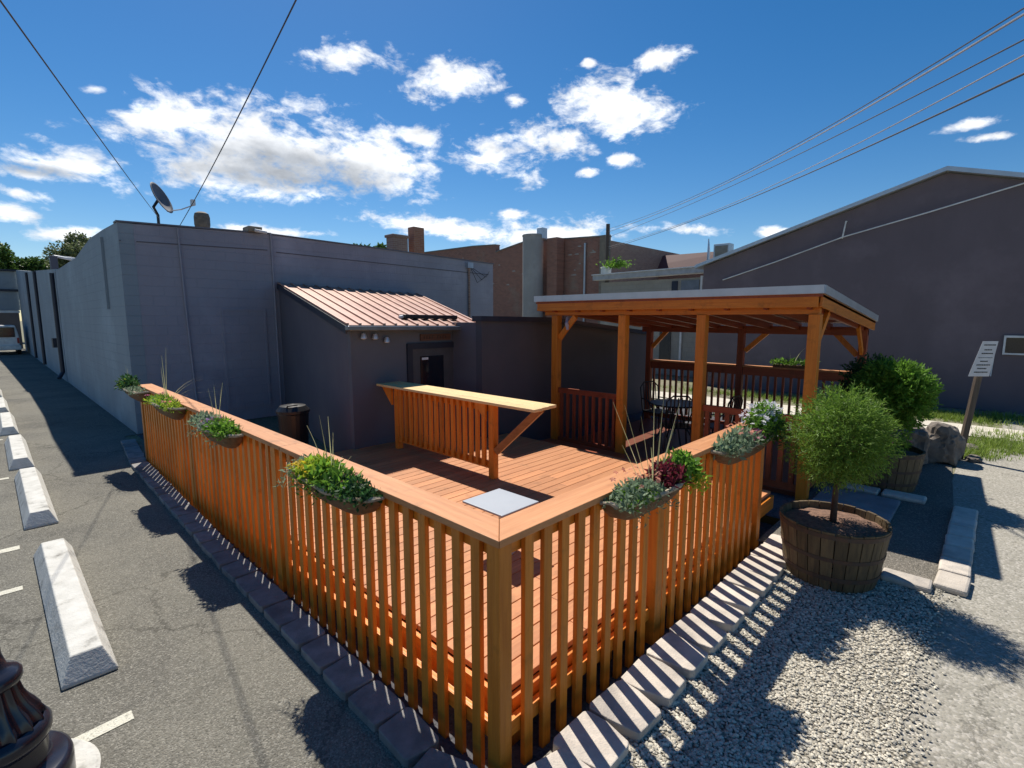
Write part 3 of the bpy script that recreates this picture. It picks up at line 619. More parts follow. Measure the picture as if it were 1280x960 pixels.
def flowers(mb, r, pos, n, rad, petals=6):
    for i in range(n):
        p = pos(r); nrm = Vector((r.gauss(0, .6), r.gauss(0, .6), 1)).normalized(); a = nrm.orthogonal().normalized(); b = nrm.cross(a); rr = rad*r.uniform(.7, 1.25)
        for j in range(petals):
            t = 2*pi*j/petals; c1 = a*cos(t)+b*sin(t); s1 = a*-sin(t)+b*cos(t); k = len(mb.v)
            mb.v += [tuple(p), tuple(p+c1*rr*.6+s1*rr*.32+nrm*rr*.15), tuple(p+c1*rr), tuple(p+c1*rr*.6-s1*rr*.32+nrm*rr*.15)]; mb.f.append((k, k+1, k+2, k+3))
def planter(x, y, along, L, label, plants, blades=(), seed=1, flip=1):
    """half-round hanging trough; along='x' hangs on the -y side, 'y' on the -x side"""
    t = thing('hanging_planter', label, 'planter', (x, y, 1.0), 'coir lined planters hung on the railing'); r = random.Random(seed)
    def w(a, o, z): return (x+a, y-o, z) if along == 'x' else (x-o, y+a, z)
    ztop = 1.235; D = .20
    m = MB(); n = 13; rows = []
    prof = [(1.0, 0.0), (.90, -.06), (.70, -.12), (.34, -.175)]
    vs = []
    for (sc, dz) in prof:
        for j in range(n):
            a = pi*j/(n-1); vs.append(w(-cos(a)*L/2*(.25+.75*sc), .008+abs(sin(a))**.6*D*sc, ztop+dz))
    fs = [(i*n+j, i*n+j+1, (i+1)*n+j+1, (i+1)*n+j) for i in range(3) for j in range(n-1)]+[tuple(3*n+j for j in range(n))]
    fs += [(i*n, (i+1)*n, (i+1)*n+n-1, i*n+n-1) for i in range(3)]
    m.add(vs, fs); m.build('trough', TUB, t, smooth=True)
    m = MB(); rim = [w(-cos(pi*j/20)*L/2*1.01, .01+abs(sin(pi*j/20))**.6*D*1.02, ztop+.006+r.uniform(-.009, .012)) for j in range(21)]
    m.tube(rim, [.010+r.uniform(0, .010) for _ in rim], 6); m.build('coir_lip', LINER, t)
    MB().add([w(-cos(pi*j/12)*L/2*.96, .012+abs(sin(pi*j/12))**.6*D*.94, ztop-.02) for j in range(13)], [tuple(range(13))]).build('soil', SOIL, t)
    def sampler(a0, a1, o0, o1, z0, z1):
        def f(r):
            a = r.uniform(a0, a1)*L; o = r.uniform(o0, o1)*D
            ca, co = (a0+a1)/2*L, (o0+o1)/2*D
            e = max(0, 1-((a-ca)/((a1-a0)*L/2+1e-6))**2)*max(.2, 1-((o-co)/((o1-o0)*D/2+1e-6))**2*.7)
            z = ztop+z0+(z1-z0)*r.random()**.6*e**.5; return Vector(w(a, o, z))
        return f
    for (kind, mat, a0, a1, z1, n, ln, wd) in plants:
        mb_ = MB()
        if kind == 'leaf': leaves(mb_, r, sampler(a0, a1, .0, 1.12, -.02, z1*1.15), int(n*1.7), ln*1.1, wd*1.2, .7); nm = 'foliage'
        elif kind == 'trail': leaves(mb_, r, sampler(a0, a1, .75, 1.35, -.10, z1), n, ln, wd, -.3); nm = 'trailing_foliage'
        else: flowers(mb_, r, sampler(a0, a1, -.1, 1.15, z1*.45, z1), n, ln, 5); nm = 'flowers'
        mb_.build(nm, mat, t)
    if blades:
        mb_ = MB()
        for (a, dx, dy, h, dr) in blades: blade(mb_, w(a*L, D*.4, ztop-.02), (dx*1.7, dy*1.7, 0), h*1.25, dr, .010)
        mb_.build('grass_blades', STRAW, t)
    return t
# left run, near to far
planter(0, 1.52, 'y', 1.00, 'hanging planter of lime and yellow foliage, nearest the deck corner on the left rail',
        [('leaf', LEAFY, -.05, .36, .13, 420, .05, .022), ('leaf', LEAF, -.35, .25, .13, 420, .05, .022), ('leaf', LEAFD, -.5, -.05, .09, 420, .035, .018), ('leaf', LEAFG, .28, .5, .10, 200, .04, .010),
         ('flower', FY, .10, .42, .12, 130, .020, 0), ('flower', FW, -.40, -.1, .08, 18, .010, 0), ('flower', FC, -.4, -.1, .14, 5, .014, 0), ('trail', LEAFG, .2, .5, .06, 130, .05, .008), ('trail', LEAF, -.1, .3, .04, 90, .04, .014)],
        [(.02, 0, .08, .38, .0), (.05, .05, -.12, .30, .05), (.1, 0, .62, .36, .35), (.05, .1, .5, .40, .2), (-.05, .1, -.35, .26, .5), (-.02, 0, -.4, .22, .3), (.0, .02, 0, .30, .0)], seed=3)
planter(0, 4.0, 'y', 1.0, 'hanging planter of green leaves and mauve flowers, second from the corner on the left rail',
        [('leaf', LEAF, -.48, 0, .11, 420, .045, .02), ('leaf', LEAFG, .0, .5, .11, 380, .045, .016), ('flower', FV, -.2, .2, .12, 40, .019, 0), ('flower', FC, -.3, .1, .15, 10, .018, 0), ('flower', FW, .05, .3, .05, 12, .014, 0), ('trail', LEAFG, -.45, .45, .02, 130, .04, .010)],
        [(.0, 0, .1, .38, .1), (.02, .1, -.25, .42, .1), (.05, 0, .5, .36, .15), (-.02, .1, -.1, .34, .0)], seed=4)
planter(0, 6.1, 'y', 1.2, 'hanging planter with tall arching stems, third from the corner on the left rail',
        [('leaf', LEAFY, -.48, .4, .10, 420, .05, .012), ('leaf', LEAF, -.4, .45, .10, 300, .05, .012), ('flower', FC, -.45, -.25, .16, 14, .018, 0), ('flower', FP, .3, .5, .12, 8, .02, 0)],
        [(.0, 0, .1, .55, .1), (.02, .1, .12, .62, .05), (-.05, .5, -.5, .50, .7), (-.08, .6, -.6, .45, .9), (-.03, .4, -.5, .6, .8), (.05, 0, .2, .42, .1), (-.1, .7, -.7, .35, 1.0)], seed=5)
planter(0, 8.1, 'y', 1.2, 'hanging planter in shade with spiky leaves, farthest from the corner on the left rail',
        [('leaf', LEAFD, .05, .5, .16, 300, .07, .02), ('leaf', LEAFY, .2, .45, .12, 120, .05, .02), ('flower', FY, .25, .4, .08, 8, .02, 0), ('leaf', LEAFG, -.45, .1, .05, 160, .05, .012)],
        [(.35, -.1, .1, .34, .1), (.38, 0, .2, .28, .1), (.3, -.1, 0, .3, .2)], seed=6)
# right run
planter(1.35, 0, 'x', .98, 'hanging planter with burgundy leaves and long bare blades on the right rail',
        [('leaf', LEAFG, -.5, -.02, .09, 420, .035, .018), ('leaf', LEAF, -.45, -.1, .06, 160, .04, .018), ('leaf', LEAFR, .0, .28, .13, 260, .05, .020), ('leaf', LEAF, .2, .5, .15, 420, .05, .022), ('flower', FC, -.45, -.05, .19, 22, .020, 0),
         ('flower', FW, .38, .5, .15, 8, .022, 0), ('trail', LEAFY, .35, .52, .08, 120, .05, .018), ('trail', LEAFG, -.45, .1, .0, 80, .035, .010)],
        [(.02, -.05, .0, .46, .0), (.05, .16, .0, .50, .03), (.08, .42, -.1, .46, .05), (.0, -.22, .1, .42, .05), (-.03, -.42, .2, .47, .0), (-.05, -.62, .2, .50, .0), (.02, -.3, -.1, .30, .3), (.07, .30, .1, .36, .1), (-.08, -.8, .2, .28, .0), (.10, .55, .0, .34, .15)], seed=8)
planter(3.15, 0, 'x', 1.30, 'hanging planter topped by a dome of white flowers, gazebo end of the right rail',
        [('leaf', LEAFG, -.5, .0, .12, 520, .055, .022), ('leaf', LEAF, -.05, .5, .28, 900, .05, .020), ('flower', FW, -.02, .48, .34, 190, .022, 0), ('flower', FP, -.12, .08, .12, 26, .030, 0), ('flower', FC, -.32, -.12, .22, 20, .022, 0), ('leaf', LEAFD, .1, .5, .18, 300, .05, .02),
         ('trail', LEAFD, .3, .52, .05, 120, .05, .02)],
        [], seed=9)
# planter on the gazebo rear rail
t = thing('rail_planter', 'low planter with a curling stem on the rear rail of the gazebo', 'planter', (8.95, 1.15, 1.41))
MB().box(8.88, 9.02, .75, 1.45, 1.412, 1.47).build('trough', TUB, t, bev=.01)
m = MB(); r = random.Random(4); leaves(m, r, lambda r: Vector((8.95+r.uniform(-.09, .09), 1.1+r.uniform(-.4, .4), 1.46+r.uniform(0, .10))), 420, .07, .03, .5); m.build('foliage', LEAF, t)
m = MB(); blade(m, (8.95, 1.1, 1.47), (-.1, -.6, 0), .55, .6, .02); blade(m, (8.95, 1.15, 1.47), (-.1, .2, 0), .35, .1, .02); m.build('stem', STRAW, t)

# ------------------------------------------------------------------ barrels and shrubs
def barrel(x, y, label, sc=1.0):
    t = thing('barrel_planter', label, 'barrel', (x, y, 0), 'half barrel planters')
    ns = 26; rt, rb, H = .435*sc, .355*sc, .55*sc; rng = random.Random(int(x*100))
    def rad(z): u = z/H; return rb+(rt-rb)*(u**.75)
    m = MB()
    for k in range(ns):
        a0, a1 = 2*pi*(k+.04)/ns, 2*pi*(k+.96)/ns; zs = [0, .14*sc, .3*sc, .44*sc, H+rng.uniform(-.006, .006)]
        vs = []
        for z in zs:
            for aa in (a0, (a0+a1)/2, a1):
                for q in (0, .026): rr = rad(z)-q; vs.append((x+rr*cos(aa), y+rr*sin(aa), z))
        fs = []
        for i in range(len(zs)-1):
            b = i*6; n_ = b+6
            fs += [(b, b+2, n_+2, n_), (b+2, b+4, n_+4, n_+2), (b+1, n_+1, n_+3, b+3), (b+3, n_+3, n_+5, b+5), (b, n_, n_+1, b+1), (b+4, b+5, n_+5, n_+4)]
        tpi = (len(zs)-1)*6; fs += [(tpi, tpi+2, tpi+3, tpi+1), (tpi+2, tpi+4, tpi+5, tpi+3)]
        m.add(vs, fs)
    m.build('staves', STAVE, t)
    for z0, z1 in ((.10, .14), (.28, .315), (.49, .53)):
        MB().lathe((x, y, 0), [(rad(z0*sc)+.001, z0*sc), (rad(z0*sc)+.005, z0*sc), (rad(z1*sc)+.005, z1*sc), (rad(z1*sc)+.001, z1*sc)], 48).build('hoop', HOOP, t)
    m = MB(); n = 40; rr = rad(.5*sc)-.028; vs = [(x, y, .50*sc)]
    for ring in range(1, 6):
        for j in range(n): q = rr*ring/5; vs.append((x+q*cos(2*pi*j/n), y+q*sin(2*pi*j/n), .485*sc+.03*(1-(ring/5)**2)+rng.uniform(-.008, .008)))
    fs = [(0, 1+j, 1+(j+1) % n) for j in range(n)]+[(1+(q-1)*n+j, 1+(q-1)*n+(j+1) % n, 1+q*n+(j+1) % n, 1+q*n+j) for q in range(1, 5) for j in range(n)]
    m.add(vs, fs).build('soil', MULCH, t, smooth=True)
    return t
barrel(3.58, -.72, 'dark oak half barrel holding the round willow shrub, nearest on the gravel')
barrel(7.0, -.66, 'dark oak half barrel in shade beside the boulder')
def globe(name, label, c, rx, rz, base, n, mat, seed, ln=.06, wd=.011, trunk=True, droop=-.2, twigs=46):
    t = thing(name, label, 'shrub', (base[0], base[1], base[2])); r = random.Random(seed)
    lob = [(Vector((r.gauss(0, 1), r.gauss(0, 1), r.gauss(0, 1))).normalized(), r.uniform(.5, .95), r.uniform(-.10, .16)) for _ in range(26)]
    def radius(d):
        s = 1.0
        for l, w_, a in lob:
            dd = d.dot(l)
            if dd > w_*.75: s += a*((dd-w_*.75)/(1-w_*.75+1e-4))**1.0
        return s
    m = MB(); tips = []
    for k in range(twigs):
        d = Vector((r.gauss(0, 1), r.gauss(0, 1), r.gauss(0, 1)+.25)).normalized(); q = radius(d)*.92
        tip = Vector((c[0]+d.x*rx*q, c[1]+d.y*rx*q, c[2]+d.z*rz*q)); st = Vector((c[0], c[1], c[2]-rz*.75)); mid = st.lerp(tip, .5)+Vector((0, 0, .04))
        tips.append((st, mid, tip)); m.tube([st, mid, tip], [.008, .005, .002], 5)
    if trunk: m.tube([(base[0], base[1], base[2]-.03), (base[0]+.01, base[1], (base[2]+c[2]-rz*.75)/2), (c[0], c[1], c[2]-rz*.7), (c[0], c[1], c[2])], [.030, .024, .022, .010], 8)
    m.build('trunk', BARK, t, smooth=True)
    m = MB(); V, F = m.v, m.f
    cl = []
    for i in range(n//16):
        d = Vector((r.gauss(0, 1), r.gauss(0, 1), r.gauss(0, 1))).normalized(); q = radius(d)*(r.random()**.38)
        p0 = Vector((c[0]+d.x*rx*q, c[1]+d.y*rx*q, c[2]+d.z*rz*q)); dr = (d+Vector((r.gauss(0, .5), r.gauss(0, .5), droop+r.gauss(0, .4)))).normalized()
        for j in range(16):
            p = p0+dr*(.013*j)+Vector((r.gauss(0, .008), r.gauss(0, .008), r.gauss(0, .008)))
            dd = (dr+Vector((r.gauss(0, .6), r.gauss(0, .6), r.gauss(0, .6)))).normalized(); s = dd.orthogonal().normalized(); s.rotate(Matrix.Rotation(r.uniform(0, 6.3), 3, dd))
            l = ln*r.uniform(.5, 1.1); w_ = wd*r.uniform(.6, 1.2); k = len(V)
            V += [tuple(p), tuple(p+dd*l*.5+s*w_/2), tuple(p+dd*l), tuple(p+dd*l*.5-s*w_/2)]; F.append((k, k+1, k+2, k+3))
    m.build('crown', mat, t)
    return t
globe('willow_shrub', 'round feathery green willow ball on a thin stem in the near barrel', (3.58, -.735, 1.30), .252, .30, (3.58, -.72, .50), 32000, WILLOW, 21, ln=.045, wd=.008)
globe('leafy_shrub', 'bright green rounded shrub in the shaded far barrel', (7.0, -.68, 1.32), .315, .32, (7.0, -.66, .50), 26000, LEAF, 22, ln=.07, wd=.024, droop=.3)
pot = thing('dark_pot', 'dark round pot behind the far barrel', 'pot', (7.75, -.32, 0))
MB().lathe((7.75, -.32, 0), [(0, 0), (.2, 0), (.27, .25), (.30, .5), (.28, .5), (.26, .42), (0, .42)], 24).build('shell', BLACKM, pot)
globe('dark_shrub', 'dark blue-green shrub between the gazebo and the bright green shrub', (7.75, -.32, 1.27), .32, .38, (7.75, -.32, .42), 9000, LEAFD, 23, ln=.06, wd=.025, droop=.1)
# flowers growing in the far barrel rim
t = thing('barrel_flowers', 'pink and pale flowers spilling from the shaded far barrel', 'flowers', (6.85, -.6, .52)); m = MB(); r = random.Random(31)
leaves(m, r, lambda r: Vector((6.8+r.uniform(-.25, .3), -.62+r.uniform(-.3, .35), .53+r.random()*.25)), 900, .09, .016, .6); m.build('foliage', LEAF, t)
m = MB(); flowers(m, r, lambda r: Vector((6.7+r.uniform(-.2, .3), -.6+r.uniform(-.35, .35), .68+r.random()*.2)), 16, .035); m.build('flowers', FP, t)

# ------------------------------------------------------------------ kerb blocks
BLK = {}
KERBD = material('shade_toned_old_kerb', (.26, .25, .24), .9, (.19, .18, .175), nscale=9, bump=.5, bscale=90, rnd=.15, col3=(.12, .115, .11), c3scale=3)  # old kerb concrete, darkened further: the railing's shade is put into its colour
def kerb_block(x, y, rz, seed, label, group, dark=False):
    v = seed % 4+(4 if dark else 0)
    if v not in BLK:
        r = random.Random(100+v); w, n_, dpt, h = (.167, .150, .30, .06) if dark else (.166, .125, .33, .07)
        pts = [(-w, -dpt/2+.02), (-w+.03, -dpt/2), (w-.03, -dpt/2), (w, -dpt/2+.02), (w*.98, -.02), (n_, dpt/2-.015), (n_-.02, dpt/2), (-n_+.02, dpt/2), (-n_, dpt/2-.015), (-w*.98, -.02)]
        pts = [(a+r.uniform(-.006, .006), b+r.uniform(-.006, .006)) for a, b in pts]
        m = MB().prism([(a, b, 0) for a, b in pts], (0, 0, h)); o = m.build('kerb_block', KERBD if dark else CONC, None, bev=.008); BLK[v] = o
        COL.objects.unlink(o)
    o = BLK[v].copy(); COL.objects.link(o); o.name = 'kerb_block'; r = random.Random(seed)
    o.location = (x, y, -.004+r.uniform(-.006, .004)); o.rotation_euler = (R_(r.uniform(-1.5, 1.5)), R_(r.uniform(-1.2, 1.2)), rz+R_(r.uniform(-3, 3)))
    return tag(o, label, 'kerb block', group)
def ordn(i): return ['first','second','third','fourth','fifth','sixth','seventh','eighth','ninth','tenth','eleventh','twelfth','thirteenth','fourteenth','fifteenth','sixteenth','seventeenth','eighteenth','nineteenth','twentieth','twenty-first','twenty-second','twenty-third','twenty-fourth','twenty-fifth','twenty-sixth','twenty-seventh','twenty-eighth','twenty-ninth','thirtieth','thirty-first','thirty-second'][i]
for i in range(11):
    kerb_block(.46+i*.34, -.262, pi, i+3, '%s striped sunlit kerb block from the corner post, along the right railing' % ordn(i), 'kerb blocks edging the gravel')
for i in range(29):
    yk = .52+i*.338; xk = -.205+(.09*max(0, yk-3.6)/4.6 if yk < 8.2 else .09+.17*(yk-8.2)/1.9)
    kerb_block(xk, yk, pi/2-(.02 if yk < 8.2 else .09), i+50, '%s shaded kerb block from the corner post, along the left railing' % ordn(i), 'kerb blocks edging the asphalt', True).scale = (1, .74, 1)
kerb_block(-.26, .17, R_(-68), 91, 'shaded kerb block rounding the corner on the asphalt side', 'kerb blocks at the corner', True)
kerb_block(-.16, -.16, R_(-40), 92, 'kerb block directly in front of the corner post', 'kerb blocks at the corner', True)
kerb_block(.155, -.30, R_(-12), 93, 'kerb block rounding the corner on the gravel side', 'kerb blocks at the corner')
# path edging
PAV = {}
def edging(x0, x1, y0, y1, label, group='pale edging blocks of the path', mat=None):
    o = MB().box(-(x1-x0)/2, (x1-x0)/2, -(y1-y0)/2, (y1-y0)/2, 0, .06).build('edging_block', mat or CONC, None, bev=.022)
    o.location = ((x0+x1)/2, (y0+y1)/2, -.004); o.rotation_euler = (0, 0, R_(random.uniform(-2.5, 2.5))); return tag(o, label, 'edging block', group)
xe = [3.90, 4.28, 4.66, 5.02, 5.36, 5.72, 6.08, 6.50]
for i in range(7): edging(xe[i]+.01, xe[i+1]-.012, -1.675, -1.445, '%s pale edging block from the viewer, in the row along the drive' % ordn(i))
edging(3.76, 3.98, -1.44, -1.08, 'pale edging block across the path end, nearest the drive'); edging(3.84, 4.05, -1.06, -.70, 'pale edging block across the path end, beside the near barrel')
edging(6.42, 6.66, -1.18, -.72, 'shaded edging block across the path in front of the far barrel, on the drive side'); edging(6.40, 6.64, -.69, -.25, 'shaded edging block across the path in front of the far barrel, on the gazebo side')
o = MB().box(4.75, 5.3, -.75, -.12, .0, .05).build('paving_slab', material('slab_grey', (.26, .26, .27), .9, nscale=5, bump=.3), None, bev=.01); tag(o, 'grey paving slab beside the gazebo corner post, nearer the viewer', 'paving slab', 'grey paving slabs')
o = MB().box(5.34, 6.25, -.95, -.12, .0, .05).build('paving_slab', bpy.data.materials['slab_grey'], None, bev=.01); tag(o, 'grey paving slab in the shade of the far barrel', 'paving slab', 'grey paving slabs')

# ------------------------------------------------------------------ wheel stops
def wheel_stop(y0, L, x, label, rz=0.0):
    w, t, h = .145, .082, .16
    m = MB(); e = .10
    vs = [(-w, 0, 0), (w, 0, 0), (w, L, 0), (-w, L, 0), (-w, 0, .0201), (w, 0, .0201), (w, L, .0201), (-w, L, .0201), (-t, e, h), (t, e, h), (t, L-e, h), (-t, L-e, h)]
    m.add(vs, [(0,3,2,1),(0,1,5,4),(1,2,6,5),(2,3,7,6),(3,0,4,7),(4,5,9,8),(5,6,10,9),(6,7,11,10),(7,4,8,11),(8,9,10,11)])
    o = m.build('wheel_stop', STOP, None, bev=.008); o.location = (x, y0, .001); o.rotation_euler = (0, 0, R_(rz)); return tag(o, label, 'wheel stop', 'concrete wheel stops in the parking lot')
wheel_stop(2.42, 2.62, -1.37, 'nearest long pale concrete wheel stop beside the lamp post')
wheel_stop(5.98, 2.62, -1.40, 'second concrete wheel stop, just past the first painted bay line')
wheel_stop(9.20, 2.5, -1.44, 'third concrete wheel stop from the viewer')
wheel_stop(12.6, 2.5, -1.50, 'fourth concrete wheel stop from the viewer')
wheel_stop(15.9, 2.5, -1.55, 'fifth concrete wheel stop from the viewer')
wheel_stop(19.2, 2.4, -1.60, 'farthest concrete wheel stop, by the shaded wall')

# ------------------------------------------------------------------ lamp post base
lc = (-1.79, 1.656, 0)
lp = thing('lamp_post', 'black fluted cast iron lamp post base at the parking lot edge', 'lamp post', lc)
MB().lathe(lc, [(0, .012), (.355, .012), (.372, .0)], 48).build('footing', STOP, lp)
MB().lathe(lc, [(0.272, .0125), (.274, .12), (.268, .145), (.25, .158), (.20, .165), (.185, .19), (.185, .28)], 64).build('plinth', LAMP, lp, smooth=True)
MB().lathe(lc, [(.185, .28), (.200, .295), (.208, .32), (.208, .35), (.195, .375), (.18, .385)], 64).build('collar', LAMP, lp, smooth=True)
MB().lathe(lc, [(.192, .38), (.188, .40), (.168, .44), (.142, .485), (.122, .535), (.108, .60)], 192, 16, .13).build('fluted_base', LAMP, lp, smooth=True)
MB().lathe(lc, [(.10, .60), (.12, .61), (.128, .63), (.126, .655), (.112, .67), (.095, .68), (.075, .70), (.062, .76), (.055, 1.2), (.045, 3.6)], 64).build('pole', LAMP, lp, smooth=True)

# ------------------------------------------------------------------ boulders, sign
def boulder(c, sx, sy, sz, seed, label):
    bm = bmesh.new(); bmesh.ops.create_icosphere(bm, subdivisions=4, radius=1); r = random.Random(seed)
    from mathutils import noise as NZ
    for v in bm.verts:
        p = v.co.copy(); q = p*1.3+Vector((seed, 0, 0)); k = 1+.34*NZ.noise(q)+.14*NZ.noise(q*2.7)+.05*NZ.noise(q*7)
        s = Vector([math.copysign(abs(a)**.72, a) for a in p])
        v.co = Vector((s.x*sx*k, s.y*sy*k, max(-.7, s.z)*sz*k))
    me = bpy.data.meshes.new('boulder'); bm.to_mesh(me); bm.free(); o = bpy.data.objects.new('boulder', me); COL.objects.link(o)
    me.materials.append(ROCK); o.location = c; return tag(o, label, 'boulder', 'boulders by the sign post')
boulder((8.75, -.72, .28), .36, .30, .34, 3, 'dark rounded boulder right of the far barrel')
boulder((9.2, -1.12, .26), .30, .26, .33, 8, 'craggy brown boulder touching the leaning sign post')
def small_rock(c, s, label): 
    o = boulder(c, s*1.5, s*1.1, s*.6, int(c[0]*10), label); o.name = 'stone'; o['category'] = 'stone'; o['group'] = 'loose stones near the sign'
small_rock((9.55, -1.55, .03), .09, 'small pale stone at the foot of the sign post'); small_rock((10.4, -1.45, .04), .11, 'white stone lying in the weeds behind the sign post')

sp = thing('sign_post', 'weathered wooden post leaning with a white rectangular notice', 'sign', (9.57, -1.36, 0))
MB().beam((9.57, -1.36, -.02), (9.64, -1.485, 1.50), .08, .08).build('post', wood('grey_timber', (.12, .09, .07), (.06, .045, .035), 'z'), sp, bev=.006)
# the plate faces the drive / the camera side
n_ = Vector((-.72, -.69, 0)).normalized(); rt = Vector((.69, -.72, 0)).normalized(); up = (Vector((.05, -.09, 1))+rt*.10).normalized(); pc = Vector((9.655, -1.52, 1.70))+n_*.11-rt*.12
def plate(cx, cz, w0, w1, h, th, off): 
    c = pc+rt*cx+up*cz+n_*off
    return [c-rt*w0/2-up*h/2, c+rt*w0/2-up*h/2, c+rt*w1/2+up*h/2+rt*.0, c-rt*w1/2+up*h/2]
def qplate(m, cx, cz, w0, w1, h, off, th=.006):
    q = plate(cx, cz, w0, w1, h, th, off); b = [p-n_*th for p in q]; m.add(q+b, [(0,1,2,3),(7,6,5,4),(0,4,5,1),(1,5,6,2),(2,6,7,3),(3,7,4,0)])
m = MB(); qplate(m, .03, 0, .34, .25, .58, 0); pl_ = m.build('sign_plate', material('sign_white', (.60, .60, .62), .6, (.52, .52, .55), nscale=8), sp, bev=.004)
m = MB(); rows = [(.23, .17), (.15, .11), (.09, .16), (.02, .22), (-.04, .12), (-.10, .2), (-.16, .14), (-.22, .2)]; r = random.Random(9)
for z, w_ in rows:
    x0 = -w_/2
    while x0 < w_/2:
        ww = r.uniform(.012, .03); qplate(m, .03+x0+ww/2, z, ww, ww, .018 if z != .02 else .008, .004, .003); x0 += ww+.007
m.build('lettering', BLACKM, pl_)

# ------------------------------------------------------------------ weeds and grass: stuff
def tufts(name, label, spots, seed, mat, h=.16, mult=1):
    m = MB(); r = random.Random(seed)
    for (x, y, rx, ry, k) in spots:
        for i in range(int(k*mult)):
            px, py = x+r.gauss(0, rx), y+r.gauss(0, ry)
            for j in range(5): a = r.uniform(0, 6.3); blade(m, (px+r.gauss(0, .02), py+r.gauss(0, .02), -.01), (cos(a)*.7, sin(a)*.7, 0), h*r.uniform(.4, 1.2), r.uniform(0, .7), .012)
    tag(m.build(name, mat), label, 'grass', kind='stuff')
tufts('weeds', 'weeds and rough grass growing along the dark building', [(11.2, -1.9, .5, .4, 150), (12.0, -2.6, .6, .5, 160), (14.2, -1.0, .35, .6, 170), (14.3, -.2, .3, .6, 150), (14.4, 3, .3, 1.5, 200), (10.2, -1.5, .3, .12, 70), (11.0, 1, .5, 1.5, 120), (15, -2.6, .3, .6, 120)], 1, GRASSM, .15, 3)

# ------------------------------------------------------------------ black bin
bn = thing('trash_bin', 'black lidded bin against the left side of the shed', 'bin', (1.75, 6.6, 0))
MB().lathe((1.75, 6.6, 0), [(0, 0), (.2, 0), (.24, .8), (.26, .82), (.26, .86), (.2, .93), (0, .96)], 24).build('body', BLACKM, bn)
MB().tube([(1.6, 6.5, .9), (1.6, 6.42, .96), (1.75, 6.42, .96)], .015, 6).build('handle', BLACKM, bn)

# ------------------------------------------------------------------ dark gable building at right
db = thing('dark_building', 'large dark plum building with a low gable and pale roof edge on the right', 'building', (15.9, 0, 0))
L0, Rg, R0 = (5.95, 4.13), (-.33, 6.06), (-6.7, 4.1)
MB().prism([(15.9, L0[0], 0), (15.9, L0[0], L0[1]), (15.9, Rg[0], Rg[1]), (15.9, R0[0], R0[1]), (15.9, R0[0], 0)], (.3, 0, 0)).build('gable_wall', DARKW, db)
MB().box(16.201, 32, L0[0]-.3, L0[0], 0, 4.05).build('side_wall', DARKW, db)
for (a, b) in ((L0, Rg), (Rg, R0)):
    sgn = 1 if a[0] > b[0] else -1
    a2 = (a[0]+(.25 if a is L0 else 0), a[1]-(.075 if a is L0 else 0)); b2 = (b[0]-(.25 if b is R0 else 0), b[1]-(.075 if b is R0 else 0))
    z = .03
    MB().prism([(15.72, a2[0], a2[1]+z), (15.72, b2[0], b2[1]+z), (15.72, b2[0], b2[1]+z+.10), (15.72, a2[0], a2[1]+z+.10)], (.04, 0, 0)).build('barge_board', GALV, db)
    MB().prism([(15.765, a2[0], a2[1]+z), (15.765, b2[0], b2[1]+z), (15.765, b2[0], b2[1]+z+.12), (15.765, a2[0], a2[1]+z+.12)], (16.5, 0, 0)).build('roof', GALV, db)
w_ = MB().box(15.86, 15.899, -2.85, -1.80, 1.50, 1.88).build('window', GLASSD, db)
m = MB(); m.box(15.83, 15.888, -2.90, -1.76, 1.46, 1.50); m.box(15.83, 15.888, -2.90, -1.76, 1.88, 1.93); m.box(15.83, 15.888, -1.80, -1.76, 1.501, 1.879); m.box(15.83, 15.888, -2.89, -2.85, 1.501, 1.879); m.build('window_frame', WHITE, w_)
MB().tube([(15.88, 1.79, 5.12), (15.78, 1.79, 5.12), (15.80, 1.85, 4.7), (15.88, 1.87, 4.66)], .02, 6).build('cable_hook', WHITE, db)
MB().tube([(15.87, -1.62, 1.46), (15.87, -1.60, .9)], .012, 6).build('drip_pipe', WHITE, db)
wz = MB().tube([(15.84, 5.25, 3.64), (15.82, 3.6, 4.12), (15.80, 1.85, 4.68), (15.8, 0, 5.10), (15.8, -1.8, 5.54), (15.8, -3.6, 6.0)], .018, 6).build('service_cable', WHITE); tag(wz, 'pale service cable sloping across the dark gable wall', 'cable')

# ------------------------------------------------------------------ block annexe with bright cornice
cb = thing('block_annexe', 'low grey block building with a bright cornice left of the dark gable', 'building', (18, 9, 0))
CMU = painted_block('grey_cmu', (.34, .32, .28), plane='yz', bump=.8)[0]
MB().box(18, 24, 6.3, 11.6, 0, 3.95).build('wall', CMU, cb)
MB().beam((17.9, 6.3, 4.22), (17.9, 11.9, 4.17), .32, .24).build('cornice', material('cornice_grey', (.42, .43, .45), .6), cb, bev=.02)
MB().beam((17.86, 6.28, 4.35), (17.86, 11.92, 4.30), .36, .04).build('flashing', WHITE, cb)
MB().box(17.9, 17.99, 6.85, 6.93, 0, 4.0).build('corner_pipe', WHITE, cb)
MB().box(17.96, 17.998, 7.0, 7.75, 3.2, 3.85).build('window', material('grey_pane', (.18, .2, .24), .2), cb)
MB().box(17.96, 17.998, 7.9, 8.15, 3.2, 3.85).build('window', NAVY, cb)
MB().box(17.96, 17.998, 8.1, 8.6, .5, 1.9).build('window', GLASSD, cb)
MB().box(17.92, 17.995, 7.62, 7.70, .0, 2.6).build('downpipe', WHITE, cb)
rr_ = thing('red_roof_building', 'long building with a dark red sloping roof beyond the cornice', 'building', (30, 14, 0))
MB().prism([(30, 10, 5.4), (30, 18.6, 5.6), (30.8, 18.6, 6.62), (30.8, 10, 6.52)], (2, 0, 0)).build('roof', material('red_brown_roof', (.13, .045, .045), .7, (.10, .035, .035), nscale=1), rr_)
